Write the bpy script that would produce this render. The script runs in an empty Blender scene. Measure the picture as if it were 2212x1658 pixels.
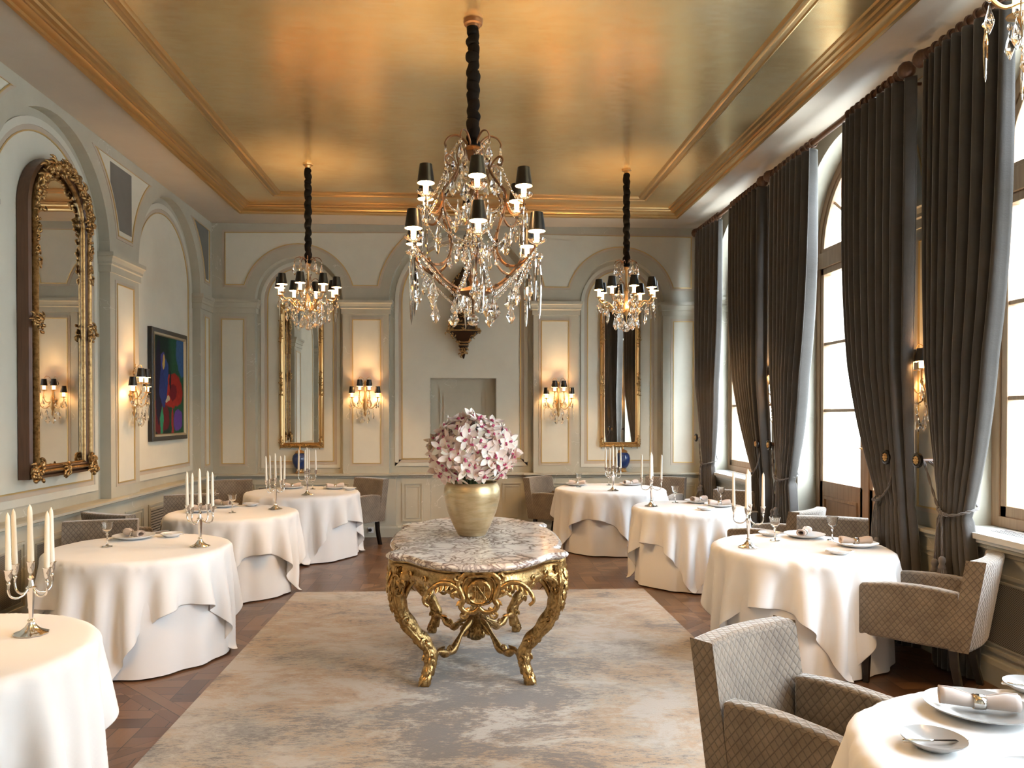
import bpy, bmesh, math, random
import numpy as np
from mathutils import Vector, Matrix
R = math.radians
PI = math.pi
random.seed(7)
SC = bpy.context.scene
COL = SC.collection

# ------------------------------------------------------------------ camera, world, exposure
LENS, YAW, PITCH, SHX, SHY = 26.853, 2.67, -0.6, 0.01449, 0.03674
SKY_STRENGTH = 16.0
BULB_W = 14.5
EXPOSURE = 1.1
cam = bpy.data.cameras.new('camera')
cam.lens = LENS; cam.sensor_width = 36.0; cam.shift_x = SHX; cam.shift_y = SHY; cam.clip_start = 0.02
camo = bpy.data.objects.new('camera', cam); COL.objects.link(camo)
camo.location = (0, 0, 1.65); camo.rotation_euler = (R(90 + PITCH), 0, -R(YAW))
SC.camera = camo
SC.view_settings.view_transform = 'Standard'; SC.view_settings.look = 'None'
SC.view_settings.gamma = 1.0; SC.view_settings.exposure = EXPOSURE; SC.view_settings.use_curve_mapping = False
SC.cycles.max_bounces = 10; SC.cycles.diffuse_bounces = 6; SC.cycles.glossy_bounces = 5
SC.cycles.transmission_bounces = 8; SC.cycles.transparent_max_bounces = 12
SC.cycles.caustics_reflective = False; SC.cycles.caustics_refractive = False
SC.cycles.sample_clamp_indirect = 6.0; SC.cycles.use_denoising = True
W = bpy.data.worlds.new('sky'); SC.world = W; W.use_nodes = True
wn = W.node_tree.nodes; wl = W.node_tree.links
bg = wn['Background']; bg.inputs['Strength'].default_value = SKY_STRENGTH
wt = wn.new('ShaderNodeTexCoord'); wx = wn.new('ShaderNodeSeparateXYZ'); wr = wn.new('ShaderNodeValToRGB')
wl.new(wt.outputs['Generated'], wx.inputs[0]); wl.new(wx.outputs[2], wr.inputs[0]); wl.new(wr.outputs[0], bg.inputs[0])
wr.color_ramp.elements[0].position = 0.0; wr.color_ramp.elements[0].color = (0.26, 0.28, 0.27, 1)
wr.color_ramp.elements[1].position = 0.10; wr.color_ramp.elements[1].color = (0.77, 0.885, 1.0, 1)

# ------------------------------------------------------------------ node helpers and materials
MATS = {}
class NT:
    def __init__(s, name):
        m = bpy.data.materials.new(name); m.use_nodes = True; s.m = m
        s.n = m.node_tree.nodes; s.l = m.node_tree.links; s.b = s.n['Principled BSDF']; s.out = s.n['Material Output']
    def new(s, t, **k):
        nd = s.n.new('ShaderNode' + t)
        for a, v in k.items(): setattr(nd, a, v)
        return nd
    def put(s, sock, v):
        if hasattr(v, 'links'): s.l.new(v, sock)
        elif isinstance(v, (tuple, list)) and len(v) == 3 and sock.type == 'RGBA': sock.default_value = (*v, 1)
        else: sock.default_value = v
    def math(s, op, a, b=0.0, c=0.0, clamp=False):
        nd = s.new('Math', operation=op, use_clamp=clamp)
        s.put(nd.inputs[0], a); s.put(nd.inputs[1], b); s.put(nd.inputs[2], c); return nd.outputs[0]
    def vmath(s, op, a, b=(0, 0, 0)):
        nd = s.new('VectorMath', operation=op); s.put(nd.inputs[0], a)
        s.put(nd.inputs[1], b); return nd.outputs[0]
    def mix(s, f, a, b, mode='MIX'):
        nd = s.new('Mix', data_type='RGBA', blend_type=mode); s.put(nd.inputs['Factor'], f)
        s.put(nd.inputs[6], a); s.put(nd.inputs[7], b); return nd.outputs[2]
    def ramp(s, f, pts):
        nd = s.new('ValToRGB'); e = nd.color_ramp.elements
        while len(e) < len(pts): e.new(0.5)
        for i, (p, c) in enumerate(pts):
            e[i].position = p; e[i].color = (*c, 1) if len(c) == 3 else c
        s.put(nd.inputs[0], f); return nd.outputs[0]
    def coord(s, which='Object'): return s.new('TexCoord').outputs[which]
    def scale(s, v, sc):
        nd = s.new('Mapping'); s.put(nd.inputs[0], v); nd.inputs['Scale'].default_value = sc; return nd.outputs[0]
    def noise(s, v, sc, det=4, rough=.5, dist=0.0):
        nd = s.new('TexNoise'); s.put(nd.inputs['Vector'], v); nd.inputs['Scale'].default_value = sc
        nd.inputs['Detail'].default_value = det; nd.inputs['Roughness'].default_value = rough
        nd.inputs['Distortion'].default_value = dist; return nd.outputs[0]
    def bump(s, h, st=.3, dist=.01):
        nd = s.new('Bump'); s.put(nd.inputs['Height'], h); nd.inputs['Strength'].default_value = st
        nd.inputs['Distance'].default_value = dist; s.l.new(nd.outputs[0], s.b.inputs['Normal'])
    def set(s, **k):
        for a, v in k.items(): s.put(s.b.inputs[a.replace('_', ' ')], v)
        return s.m

def simple(name, col, rough=.5, metal=0.0, **k):
    if name in MATS: return MATS[name]
    t = NT(name); t.set(Base_Color=col, Roughness=rough, Metallic=metal, **k); MATS[name] = t.m; return t.m

def mk_stone():
    t = NT('greige_stone'); o = t.coord()
    n1 = t.noise(o, 1.3, 6, .6); n2 = t.noise(o, 2.3, 3, .5, 1.2)
    v = t.math('ABSOLUTE', t.math('SUBTRACT', n2, .5)); v = t.math('LESS_THAN', v, .0035)
    m = t.math('GREATER_THAN', t.noise(o, 1.7, 2), .56); v = t.math('MULTIPLY', v, m)
    c = t.ramp(n1, [(.3, (.42, .40, .32)), (.7, (.53, .505, .41))])
    t.set(Base_Color=t.mix(t.math('MULTIPLY', v, .5), c, (.75, .73, .68)), Roughness=.45); return t.m
def mk_plaster(name, c, d=.04):
    t = NT(name); o = t.coord(); n = t.noise(o, 3, 5, .6)
    a = tuple(x * (1 - d) for x in c); b = tuple(min(1, x * (1 + d)) for x in c)
    t.set(Base_Color=t.ramp(n, [(.3, a), (.7, b)]), Roughness=.6); return t.m
def mk_goldceil():
    t = NT('gold_leaf_ceiling'); o = t.coord()
    s = t.new('SeparateXYZ'); t.put(s.inputs[0], o); row = t.math('FLOOR', t.math('DIVIDE', s.outputs[1], .036))
    cb = t.new('CombineXYZ'); t.put(cb.inputs[1], row); t.put(cb.inputs[0], t.math('FLOOR', t.math('ADD', t.math('DIVIDE', s.outputs[0], .085), t.math('MULTIPLY', row, .37))))
    wn_ = t.new('TexWhiteNoise'); t.put(wn_.inputs[0], cb.outputs[0]); cell = wn_.outputs[0]
    n = t.noise(o, 5, 5, .7); big = t.noise(o, 1.1, 4, .6)
    c = t.ramp(big, [(.3, (.80, .58, .28)), (.55, (.90, .69, .37)), (.75, (.84, .68, .42))])
    c = t.mix(.09, c, cell, 'OVERLAY'); st_ = t.noise(t.scale(o, (3, 60, 1)), 2, 4, .6); c = t.mix(.25, c, st_, 'OVERLAY')
    t.set(Base_Color=c, Metallic=.85, Roughness=t.math('ADD', .235, t.math('MULTIPLY', t.math('ADD', n, cell), .022))); return t.m
def mk_gilt(name='carved_gilt', c=(.52, .335, .135), st=.6, sc=55, rough=.32):
    t = NT(name); o = t.coord(); n = t.noise(o, sc, 3, .6); n2 = t.noise(o, 9, 4)
    dark = t.ramp(n, [(.38, (.07, .038, .014)), (.60, c)])
    t.set(Base_Color=t.mix(n2, dark, c), Metallic=1.0, Roughness=rough); t.bump(n, st, .006); return t.m
def mk_parquet():
    t = NT('dark_parquet'); o = t.coord()
    mp = t.new('Mapping'); t.put(mp.inputs[0], o); mp.inputs['Rotation'].default_value = (0, 0, R(45))
    def xy(v):
        s = t.new('SeparateXYZ'); t.put(s.inputs[0], v); return s.outputs[0], s.outputs[1]
    P = .95; x, y = xy(mp.outputs[0]); fx = t.math('MODULO', t.math('ADD', x, 95), P); fy = t.math('MODULO', t.math('ADD', y, 95), P)
    ex = t.math('MINIMUM', fx, t.math('SUBTRACT', P, fx)); ey = t.math('MINIMUM', fy, t.math('SUBTRACT', P, fy))
    e = t.math('MINIMUM', ex, ey)
    X, Y = xy(o); B = .12; P2 = B * 2
    cx = t.math('FLOOR', t.math('DIVIDE', X, P2)); cy = t.math('FLOOR', t.math('DIVIDE', Y, P2))
    par = t.math('MODULO', t.math('ADD', t.math('ADD', cx, cy), 200), 2)
    hx = t.math('MODULO', t.math('ADD', X, 96), B); hy = t.math('MODULO', t.math('ADD', Y, 96), B)
    qx = t.math('MODULO', t.math('ADD', X, 96), P2); qy = t.math('MODULO', t.math('ADD', Y, 96), P2)
    def sel(f, a, b): return t.math('ADD', t.math('MULTIPLY', f, b), t.math('MULTIPLY', t.math('SUBTRACT', 1, f), a))
    across = sel(par, hx, hy); along = sel(par, qy, qx)
    ja = t.math('MINIMUM', across, t.math('SUBTRACT', B, across)); jl = t.math('MINIMUM', along, t.math('SUBTRACT', P2, along))
    j_in = t.math('MINIMUM', ja, jl)
    frame = t.math('LESS_THAN', e, .07); j_fr = t.math('MINIMUM', e, t.math('ABSOLUTE', t.math('SUBTRACT', e, .07)))
    j = sel(frame, j_in, j_fr); line = t.math('LESS_THAN', j, .0022)
    idx = t.math('FLOOR', t.math('DIVIDE', sel(par, X, Y), B)); idy = t.math('FLOOR', t.math('DIVIDE', sel(par, Y, X), P2))
    cb = t.new('CombineXYZ'); t.put(cb.inputs[0], sel(frame, idx, t.math('FLOOR', t.math('DIVIDE', x, P)))); t.put(cb.inputs[1], sel(frame, idy, t.math('FLOOR', t.math('DIVIDE', y, P)))); t.put(cb.inputs[2], t.math('ADD', par, t.math('MULTIPLY', frame, 7)))
    wn_ = t.new('TexWhiteNoise'); t.put(wn_.inputs[0], cb.outputs[0])
    gx = t.noise(t.scale(o, (60, 4, 1)), 1, 4, .6); gy = t.noise(t.scale(o, (4, 60, 1)), 1, 4, .6)
    g = sel(par, gx, gy)
    f = t.math('ADD', t.math('MULTIPLY', wn_.outputs[0], .6), t.math('MULTIPLY', g, .45))
    c = t.ramp(f, [(.1, (.06, .027, .014)), (.5, (.125, .060, .030)), (.9, (.21, .11, .056))])
    c = t.mix(line, c, (.012, .006, .004))
    t.set(Base_Color=c, Roughness=t.math('ADD', .22, t.math('MULTIPLY', g, .18)))
    t.bump(t.math('SUBTRACT', 1, line), .3, .002); return t.m
def mk_rug():
    t = NT('distressed_rug'); o = t.coord(); st = t.scale(o, (.8, 1.25, 1))
    a = t.noise(st, 1.3, 10, .7, .2); b = t.noise(st, 1.9, 11, .78, .3); f = t.noise(t.scale(o, (9, 26, 1)), 2, 7, .85)
    sx = t.new('SeparateXYZ'); t.put(sx.inputs[0], o)
    gx = t.math('ABSOLUTE', t.math('SUBTRACT', sx.outputs[0], .03)); gy = t.math('ABSOLUTE', t.math('SUBTRACT', sx.outputs[1], .25))
    # woven darker centre field of the rug
    cen = t.math('MULTIPLY', t.math('SUBTRACT', 2.1, t.math('MULTIPLY', gx, 3.1), clamp=True), t.math('SUBTRACT', 2.3, t.math('MULTIPLY', gy, 2.0), clamp=True))
    w = t.math('ADD', t.math('ADD', a, t.math('MULTIPLY', t.math('SUBTRACT', f, .5), .65)), 0)
    base = t.ramp(w, [(.38, (.22, .20, .175)), (.46, (.32, .28, .225)), (.52, (.36, .27, .18)), (.62, (.31, .215, .13))])
    base = t.mix(t.ramp(b, [(.50, (0, 0, 0)), (.58, (.9, .9, .9))]), base, (.39, .365, .325))
    dk = t.math('ADD', b, t.math('ADD', t.math('MULTIPLY', cen, -.11), t.math('MULTIPLY', t.math('SUBTRACT', f, .5), .6)))
    dm = t.ramp(dk, [(.385, (1, 1, 1)), (.465, (0, 0, 0))])
    c = t.mix(t.math('MULTIPLY', dm, .9), base, (.12, .105, .095))
    t.set(Base_Color=c, Roughness=.85, Sheen_Weight=.25); t.bump(t.math('ADD', f, t.noise(o, 120, 2)), .35, .004); return t.m
def mk_marble():
    t = NT('veined_marble'); o = t.coord(); d = t.new('VectorMath', operation='ADD')
    nz = t.new('TexNoise'); t.put(nz.inputs['Vector'], o); nz.inputs['Scale'].default_value = 3.5; nz.inputs['Detail'].default_value = 6
    sc = t.vmath('SCALE', nz.outputs[1]); sc.node.inputs[3].default_value = .42
    t.put(d.inputs[0], o); t.put(d.inputs[1], sc)
    def vor(s, w):
        v = t.new('TexVoronoi', feature='DISTANCE_TO_EDGE'); t.put(v.inputs['Vector'], d.outputs[0]); v.inputs['Scale'].default_value = s
        return t.ramp(v.outputs[0], [(0, (1, 1, 1)), (w, (0, 0, 0))])
    msk = t.ramp(t.noise(o, 3.0, 4), [(.38, (.45,) * 3), (.55, (1,) * 3)])
    v1 = t.math('MULTIPLY', vor(6, .075), msk); v2 = t.math('MULTIPLY', vor(15, .15), t.ramp(t.noise(o, 4.3, 3), [(.40, (0,) * 3), (.54, (.95,) * 3)]))
    v = t.math('MAXIMUM', v1, v2)
    base = t.mix(t.ramp(t.noise(o, 1.6, 4), [(.54, (0,) * 3), (.68, (.75,) * 3)]), (.84, .79, .73), (.80, .50, .30))
    t.set(Base_Color=t.mix(t.math('MULTIPLY', v, .93), base, (.10, .042, .034)), Roughness=.12); return t.m
def mk_cloth():
    t = NT('white_linen'); o = t.coord('UV'); n = t.noise(o, 400, 2)
    s = t.new('SeparateXYZ'); t.put(s.inputs[0], o)
    ex = t.math('MINIMUM', s.outputs[0], t.math('SUBTRACT', 1, s.outputs[0])); ey = t.math('MINIMUM', s.outputs[1], t.math('SUBTRACT', 1, s.outputs[1]))
    e = t.math('MINIMUM', ex, ey); hem = t.math('LESS_THAN', t.math('ABSOLUTE', t.math('SUBTRACT', e, .045)), .0012)
    t.set(Base_Color=(.80, .795, .79), Roughness=.85, Sheen_Weight=.15)
    t.bump(t.math('ADD', t.math('MULTIPLY', n, .15), hem), .35, .002); return t.m
def mk_velvet(name, c, dc, quilt=True, sheen=1.0):
    t = NT(name); uv = t.coord('UV'); s = t.new('SeparateXYZ'); t.put(s.inputs[0], uv)
    nz = t.noise(uv, 5, 6, .7); fine = t.noise(uv, 90, 3, .7)
    col = t.ramp(nz, [(.3, dc), (.7, c)])
    if quilt:
        p = .034; a = t.math('DIVIDE', t.math('ADD', s.outputs[0], t.math('MULTIPLY', s.outputs[1], .78)), p)
        b = t.math('DIVIDE', t.math('SUBTRACT', s.outputs[0], t.math('MULTIPLY', s.outputs[1], .78)), p)
        def tri(v):
            f = t.math('FRACT', t.math('ADD', v, 50)); return t.math('MULTIPLY', t.math('SUBTRACT', .5, t.math('ABSOLUTE', t.math('SUBTRACT', f, .5))), 2)
        d = t.math('MINIMUM', tri(a), tri(b)); h = t.ramp(d, [(0, (0,) * 3), (.12, (.45,) * 3), (.5, (.9,) * 3), (1, (1,) * 3)])
        line = t.ramp(d, [(.0, (.50,) * 3), (.13, (.72,) * 3), (.22, (1,) * 3)])
        col = t.mix(1, col, line, 'MULTIPLY')
        t.bump(t.math('ADD', h, t.math('MULTIPLY', fine, .12)), .45, .005)
    else: t.bump(fine, .25, .004)
    t.set(Base_Color=col, Roughness=.75, Sheen_Weight=sheen, Sheen_Roughness=.35, Sheen_Tint=(.95, .92, .88)); return t.m
def mk_glass(name, tint=(1, 1, 1), edge=.12):
    t = NT(name); tr = t.new('BsdfTransparent'); gl = t.new('BsdfGlossy'); fr = t.new('Fresnel'); mx = t.new('MixShader')
    tr.inputs[0].default_value = (*tint, 1); gl.inputs['Roughness'].default_value = .02; fr.inputs[0].default_value = 1.5
    t.put(mx.inputs[0], t.math('MULTIPLY', fr.outputs[0], 1 + edge)); t.l.new(tr.outputs[0], mx.inputs[1]); t.l.new(gl.outputs[0], mx.inputs[2])
    t.l.new(mx.outputs[0], t.out.inputs[0]); return t.m
def mk_grille(name, p=.014, louver=False):
    t = NT(name); uv = t.coord('UV'); s = t.new('SeparateXYZ'); t.put(s.inputs[0], uv)
    if louver:
        f = t.math('FRACT', t.math('DIVIDE', s.outputs[1], .028)); h = t.math('LESS_THAN', f, .35)
    else:
        def c(v, off): return t.math('SUBTRACT', t.math('FRACT', t.math('ADD', t.math('DIVIDE', v, p), off)), .5)
        def dd(off): return t.math('SQRT', t.math('ADD', t.math('POWER', t.math('ABSOLUTE', c(s.outputs[0], off)), 2), t.math('POWER', t.math('ABSOLUTE', c(s.outputs[1], off)), 2)))
        h = t.math('LESS_THAN', t.math('MINIMUM', dd(10), dd(10.5)), .24)
    t.set(Base_Color=t.mix(h, (.36, .34, .30), (.012, .011, .01)), Roughness=.5); return t.m
def mk_painting():
    t = NT('expressionist_canvas'); o = t.coord('UV'); s = t.new('SeparateXYZ')
    nz = t.new('TexNoise'); t.put(nz.inputs['Vector'], o); nz.inputs['Scale'].default_value = 5; nz.inputs['Detail'].default_value = 4
    sc = t.vmath('SCALE', nz.outputs[1]); sc.node.inputs[3].default_value = .16
    w = t.vmath('ADD', t.vmath('SUBTRACT', o, (.08, .08, .08)), sc); t.put(s.inputs[0], w); x, y = s.outputs[0], s.outputs[1]
    def ell(cx, cy, rx, ry):
        a = t.math('POWER', t.math('ABSOLUTE', t.math('DIVIDE', t.math('SUBTRACT', x, cx), rx)), 2)
        b = t.math('POWER', t.math('ABSOLUTE', t.math('DIVIDE', t.math('SUBTRACT', y, cy), ry)), 2)
        return t.ramp(t.math('ADD', a, b), [(.85, (1,) * 3), (1, (0,) * 3)])
    c = t.mix(t.ramp(x, [(.45, (0,) * 3), (.6, (1,) * 3)]), (.01, .025, .02), (.018, .075, .04))
    c = t.mix(ell(.98, .88, .25, .30), c, (.04, .10, .24)); c = t.mix(ell(.2, .18, .3, .2), c, (.10, .015, .02)); c = t.mix(ell(.15, .55, .10, .45), c, (.012, .012, .03))
    c = t.mix(ell(.62, .45, .34, .20), c, (.30, .025, .018)); c = t.mix(ell(.62, .42, .13, .09), c, (.13, .012, .02))
    c = t.mix(ell(.30, .48, .13, .22), c, (.022, .04, .17)); c = t.mix(ell(.30, .76, .085, .10), c, (.05, .05, .22)); c = t.mix(ell(.33, .75, .04, .08), c, (.50, .35, .10))
    c = t.mix(ell(.40, .62, .05, .16), c, (.02, .05, .2)); c = t.mix(ell(.52, .55, .035, .12), c, (.01, .01, .02)); c = t.mix(ell(.80, .13, .15, .12), c, (.10, .05, .26))
    c = t.mix(ell(.25, .08, .05, .2), c, (.03, .22, .12)); c = t.mix(ell(.6, .1, .04, .16), c, (.25, .03, .03)); c = t.mix(ell(.45, .36, .06, .04), c, (.42, .38, .28))
    st = t.noise(t.scale(o, (30, 12, 1)), 2, 4); c = t.mix(1, c, (.85, .85, .85), 'MULTIPLY')
    t.set(Base_Color=t.mix(.45, c, st, 'OVERLAY'), Roughness=.75, Specular_IOR_Level=.15); t.bump(st, .4, .003); return t.m
def mk_wood(name, c1, c2, rough=.4, axis=(3, 3, 30)):
    t = NT(name); o = t.coord(); n = t.noise(t.scale(o, (30, 30, 2)), 1.5, 5, .6)
    t.set(Base_Color=t.ramp(n, [(.3, c1), (.7, c2)]), Roughness=rough); t.bump(n, .1, .002); return t.m

stone = mk_stone(); panelm = mk_plaster('pale_panel_paint', (.68, .655, .55)); pinkm = mk_plaster('dusty_pink_band', (.51, .435, .345))
lightband = mk_plaster('light_band_paint', (.62, .605, .52)); goldline = simple('gold_line', (.62, .45, .20), .4, .55)
darkgrey = mk_plaster('dark_grey_patch', (.16, .155, .14), .1); soffit = mk_plaster('soffit_paint', (.56, .49, .40))
goldceil = mk_goldceil(); gilt = mk_gilt(); antique = mk_gilt('antique_dark_gilt', (.42, .27, .12), .35, 40, .38); giltbar = simple('gilt_moulding', (.66, .45, .21), .33, 1.0)
brass = simple('aged_brass', (.58, .38, .17), .3, 1.0); bronze = simple('brown_bronze_bar', (.20, .105, .05), .4, .7)
silver = simple('polished_silver', (.82, .80, .77), .1, 1.0); wax = simple('ivory_wax', (.86, .83, .72), .45)
parquet = mk_parquet(); rugm = mk_rug(); marble = mk_marble(); linen = mk_cloth()
quilt = mk_velvet('quilted_taupe_velvet', (.25, .205, .155), (.12, .095, .072)); plainv = mk_velvet('seat_velvet', (.27, .19, .11), (.20, .14, .08), False, .6)
drapem = mk_velvet('charcoal_brown_curtain_velvet', (.070, .062, .055), (.052, .046, .041), False, .7)
ropem = simple('taupe_rope', (.10, .085, .075), .7, Sheen_Weight=.5); blackw = simple('black_lacquered_wood', (.012, .01, .009), .25)
blacks = simple('black_satin_fabric', (.002, .002, .002), .9, 0, Specular_IOR_Level=.15); mirrorm = simple('mirror_silvering', (.80, .79, .76), .015, 1.0)
shade_out = simple('black_card_shade', (.004, .0035, .003), .3); oak = mk_wood('oak_window_wood', (.27, .16, .085), (.38, .24, .135))
walnut = mk_wood('dark_brown_wood', (.09, .04, .02), (.15, .07, .035), .35)
porcelain = simple('blue_glazed_porcelain', (.012, .035, .14), .1, Coat_Weight=.5); white_china = simple('white_china', (.72, .73, .74), .18)
grey_china = simple('grey_rimmed_china', (.40, .40, .39), .2); glassp = mk_glass('window_glass')
crystal = NT('cut_crystal'); crystal.set(Base_Color=(1, .975, .93), Roughness=.045, IOR=1.55, Transmission_Weight=1.0); crystal = crystal.m
wineglass = mk_glass('thin_wine_glass', (.96, .97, .97), .9); napkinm = simple('blush_linen_napkin', (.62, .53, .48), .85, Sheen_Weight=.2)
goldvase = NT('brushed_gold_vase'); _n = goldvase.noise(goldvase.scale(goldvase.coord(), (2, 2, 9)), 3, 5, .6)
goldvase.set(Base_Color=goldvase.ramp(_n, [(.3, (.42, .30, .15)), (.55, (.60, .47, .27)), (.75, (.50, .45, .30))]), Metallic=.8, Roughness=.38); goldvase.bump(_n, .1, .01); goldvase = goldvase.m
grille = mk_grille('perforated_grille'); louvre = mk_grille('louvred_grille', louver=True); paintm = mk_painting()
greystone = mk_plaster('window_sill_paint', (.62, .62, .58)); tortoise = simple('dark_tortoiseshell', (.035, .02, .012), .25, .2)
clockface = simple('clock_enamel', (.55, .50, .40), .3); blackm = simple('black_plastic', (.01, .01, .01), .4)
def emit(name, c, s):
    t = NT(name); t.set(Base_Color=c, Emission_Color=c, Emission_Strength=s, Roughness=.6); return t.m
sleeve_glow = emit('lit_candle_sleeve', (1.0, .62, .28), 5.0); bulb_glow = emit('lit_bulb', (1.0, .72, .40), 30.0); shade_in = simple('gold_lined_shade', (.85, .62, .32), .5)
pet = NT('orchid_petal'); _u = pet.coord(); _n = pet.noise(_u, 6, 3)
pet.set(Base_Color=pet.ramp(_n, [(.35, (.84, .63, .54)), (.6, (.90, .81, .72))]), Roughness=.5, Subsurface_Weight=.15, Subsurface_Scale=.02, Sheen_Weight=.2); pet = pet.m
lipm = simple('magenta_orchid_lip', (.50, .07, .16), .45); stemm = simple('orchid_stem_green', (.16, .20, .07), .5)
facade = mk_plaster('pale_render_facade', (.6, .62, .6))

# ------------------------------------------------------------------ mesh builder
class MB:
    def __init__(s): s.v = []; s.f = []; s.mi = []; s.uv = []; s.m = 0
    def add(s, vs, fs, uvs=None):
        b = len(s.v); s.v += [tuple(p) for p in vs]
        for i, f in enumerate(fs):
            s.f.append([b + k for k in f]); s.mi.append(s.m); s.uv.append(uvs[i] if uvs else None)
        return s
    def box(s, c, h, rot=None):
        M = rot or Matrix.Identity(3); c = Vector(c)
        vs = [c + M @ Vector((x * h[0], y * h[1], z * h[2])) for x in (-1, 1) for y in (-1, 1) for z in (-1, 1)]
        return s.add(vs, [(0, 1, 3, 2), (4, 6, 7, 5), (0, 4, 5, 1), (2, 3, 7, 6), (0, 2, 6, 4), (1, 5, 7, 3)])
    def lathe(s, prof, c=(0, 0, 0), seg=24, lobes=0, amp=0.0, caps=True):
        c = Vector(c); vs = []; n = len(prof)
        for r, z in prof:
            for k in range(seg):
                a = 2 * PI * k / seg; rr = r * (1 + amp * math.cos(lobes * a)) if lobes else r
                vs.append(c + Vector((rr * math.cos(a), rr * math.sin(a), z)))
        fs = [(i * seg + k, i * seg + (k + 1) % seg, (i + 1) * seg + (k + 1) % seg, (i + 1) * seg + k) for i in range(n - 1) for k in range(seg)]
        if caps:
            if prof[0][0] > 1e-4: fs.append(tuple(range(seg))[::-1])
            if prof[-1][0] > 1e-4: fs.append(tuple((n - 1) * seg + k for k in range(seg)))
        return s.add(vs, fs)
    def tube(s, pts, rad, seg=8, flat=1.0, up=None):
        pts = [Vector(p) for p in pts]; n = len(pts)
        if not hasattr(rad, '__len__'): rad = [rad] * n
        vs = []; prev = None
        for i, p in enumerate(pts):
            t = (pts[min(i + 1, n - 1)] - pts[max(i - 1, 0)]); t = t.normalized() if t.length > 1e-9 else Vector((0, 0, 1))
            if prev is None:
                a = Vector(up) if up else (Vector((0, 0, 1)) if abs(t.z) < .9 else Vector((1, 0, 0)))
            else: a = prev
            u = (a - t * a.dot(t)); u = u.normalized() if u.length > 1e-6 else t.orthogonal().normalized()
            prev = u; w = t.cross(u)
            for k in range(seg):
                an = 2 * PI * k / seg; vs.append(p + u * (math.cos(an) * rad[i]) + w * (math.sin(an) * rad[i] * flat))
        fs = [(i * seg + k, i * seg + (k + 1) % seg, (i + 1) * seg + (k + 1) % seg, (i + 1) * seg + k) for i in range(n - 1) for k in range(seg)]
        fs.append(tuple(range(seg))[::-1]); fs.append(tuple((n - 1) * seg + k for k in range(seg)))
        return s.add(vs, fs)
    def ball(s, c, r, seg=8, rings=5, sq=(1, 1, 1)):
        c = Vector(c); vs = [c + Vector((0, 0, -r * sq[2]))]
        for i in range(1, rings):
            ph = -PI / 2 + PI * i / rings
            for k in range(seg):
                a = 2 * PI * k / seg; vs.append(c + Vector((r * math.cos(ph) * math.cos(a) * sq[0], r * math.cos(ph) * math.sin(a) * sq[1], r * math.sin(ph) * sq[2])))
        vs.append(c + Vector((0, 0, r * sq[2]))); fs = [(0, 1 + (k + 1) % seg, 1 + k) for k in range(seg)]
        for i in range(rings - 2):
            for k in range(seg):
                a = 1 + i * seg; fs.append((a + k, a + (k + 1) % seg, a + seg + (k + 1) % seg, a + seg + k))
        t = len(vs) - 1; a = 1 + (rings - 2) * seg; fs += [(a + k, a + (k + 1) % seg, t) for k in range(seg)]
        return s.add(vs, fs)
    def grid(s, P, uv=None, closed=False):
        n, m = len(P), len(P[0]); vs = [p for row in P for p in row]; fs = []; us = []
        for i in range(n - 1):
            for j in range(m if closed else m - 1):
                j2 = (j + 1) % m; fs.append((i * m + j, i * m + j2, (i + 1) * m + j2, (i + 1) * m + j))
                if uv: us.append([uv(i, j), uv(i, j + 1), uv(i + 1, j + 1), uv(i + 1, j)])
        return s.add(vs, fs, us if uv else None)
    def build(s, name, mats, parent=None, smooth=True, loc=None, bevel=0, sub=0, solid=0, angle=None, boxuv=False, bseg=2):
        me = bpy.data.meshes.new(name); me.from_pydata(s.v, [], s.f)
        if not isinstance(mats, (list, tuple)): mats = [mats]
        for m in mats: me.materials.append(m)
        me.polygons.foreach_set('material_index', s.mi)
        if boxuv or any(u for u in s.uv):
            L = me.uv_layers.new(name='UVMap').data
            for p, u in zip(me.polygons, s.uv):
                nx, ny, nz = (abs(c) for c in p.normal)
                for q, li in enumerate(p.loop_indices):
                    if u: L[li].uv = u[q]; continue
                    x, y, z = me.vertices[me.loops[li].vertex_index].co
                    L[li].uv = (x, y) if nz > nx and nz > ny else ((y, z) if nx > ny else (x, z))
        if smooth: me.polygons.foreach_set('use_smooth', [True] * len(me.polygons))
        me.update(); o = bpy.data.objects.new(name, me); COL.objects.link(o)
        if loc: o.location = loc
        if parent: o.parent = parent
        if bevel:
            b = o.modifiers.new('b', 'BEVEL'); b.width = bevel; b.segments = bseg; b.limit_method = 'ANGLE'; b.angle_limit = R(30); b.harden_normals = False
        if solid:
            b = o.modifiers.new('s', 'SOLIDIFY'); b.thickness = solid; b.offset = 0
        if sub:
            b = o.modifiers.new('u', 'SUBSURF'); b.levels = sub; b.render_levels = sub
        if smooth and angle:
            me.set_sharp_from_angle(angle=R(angle))
        return o

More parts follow.
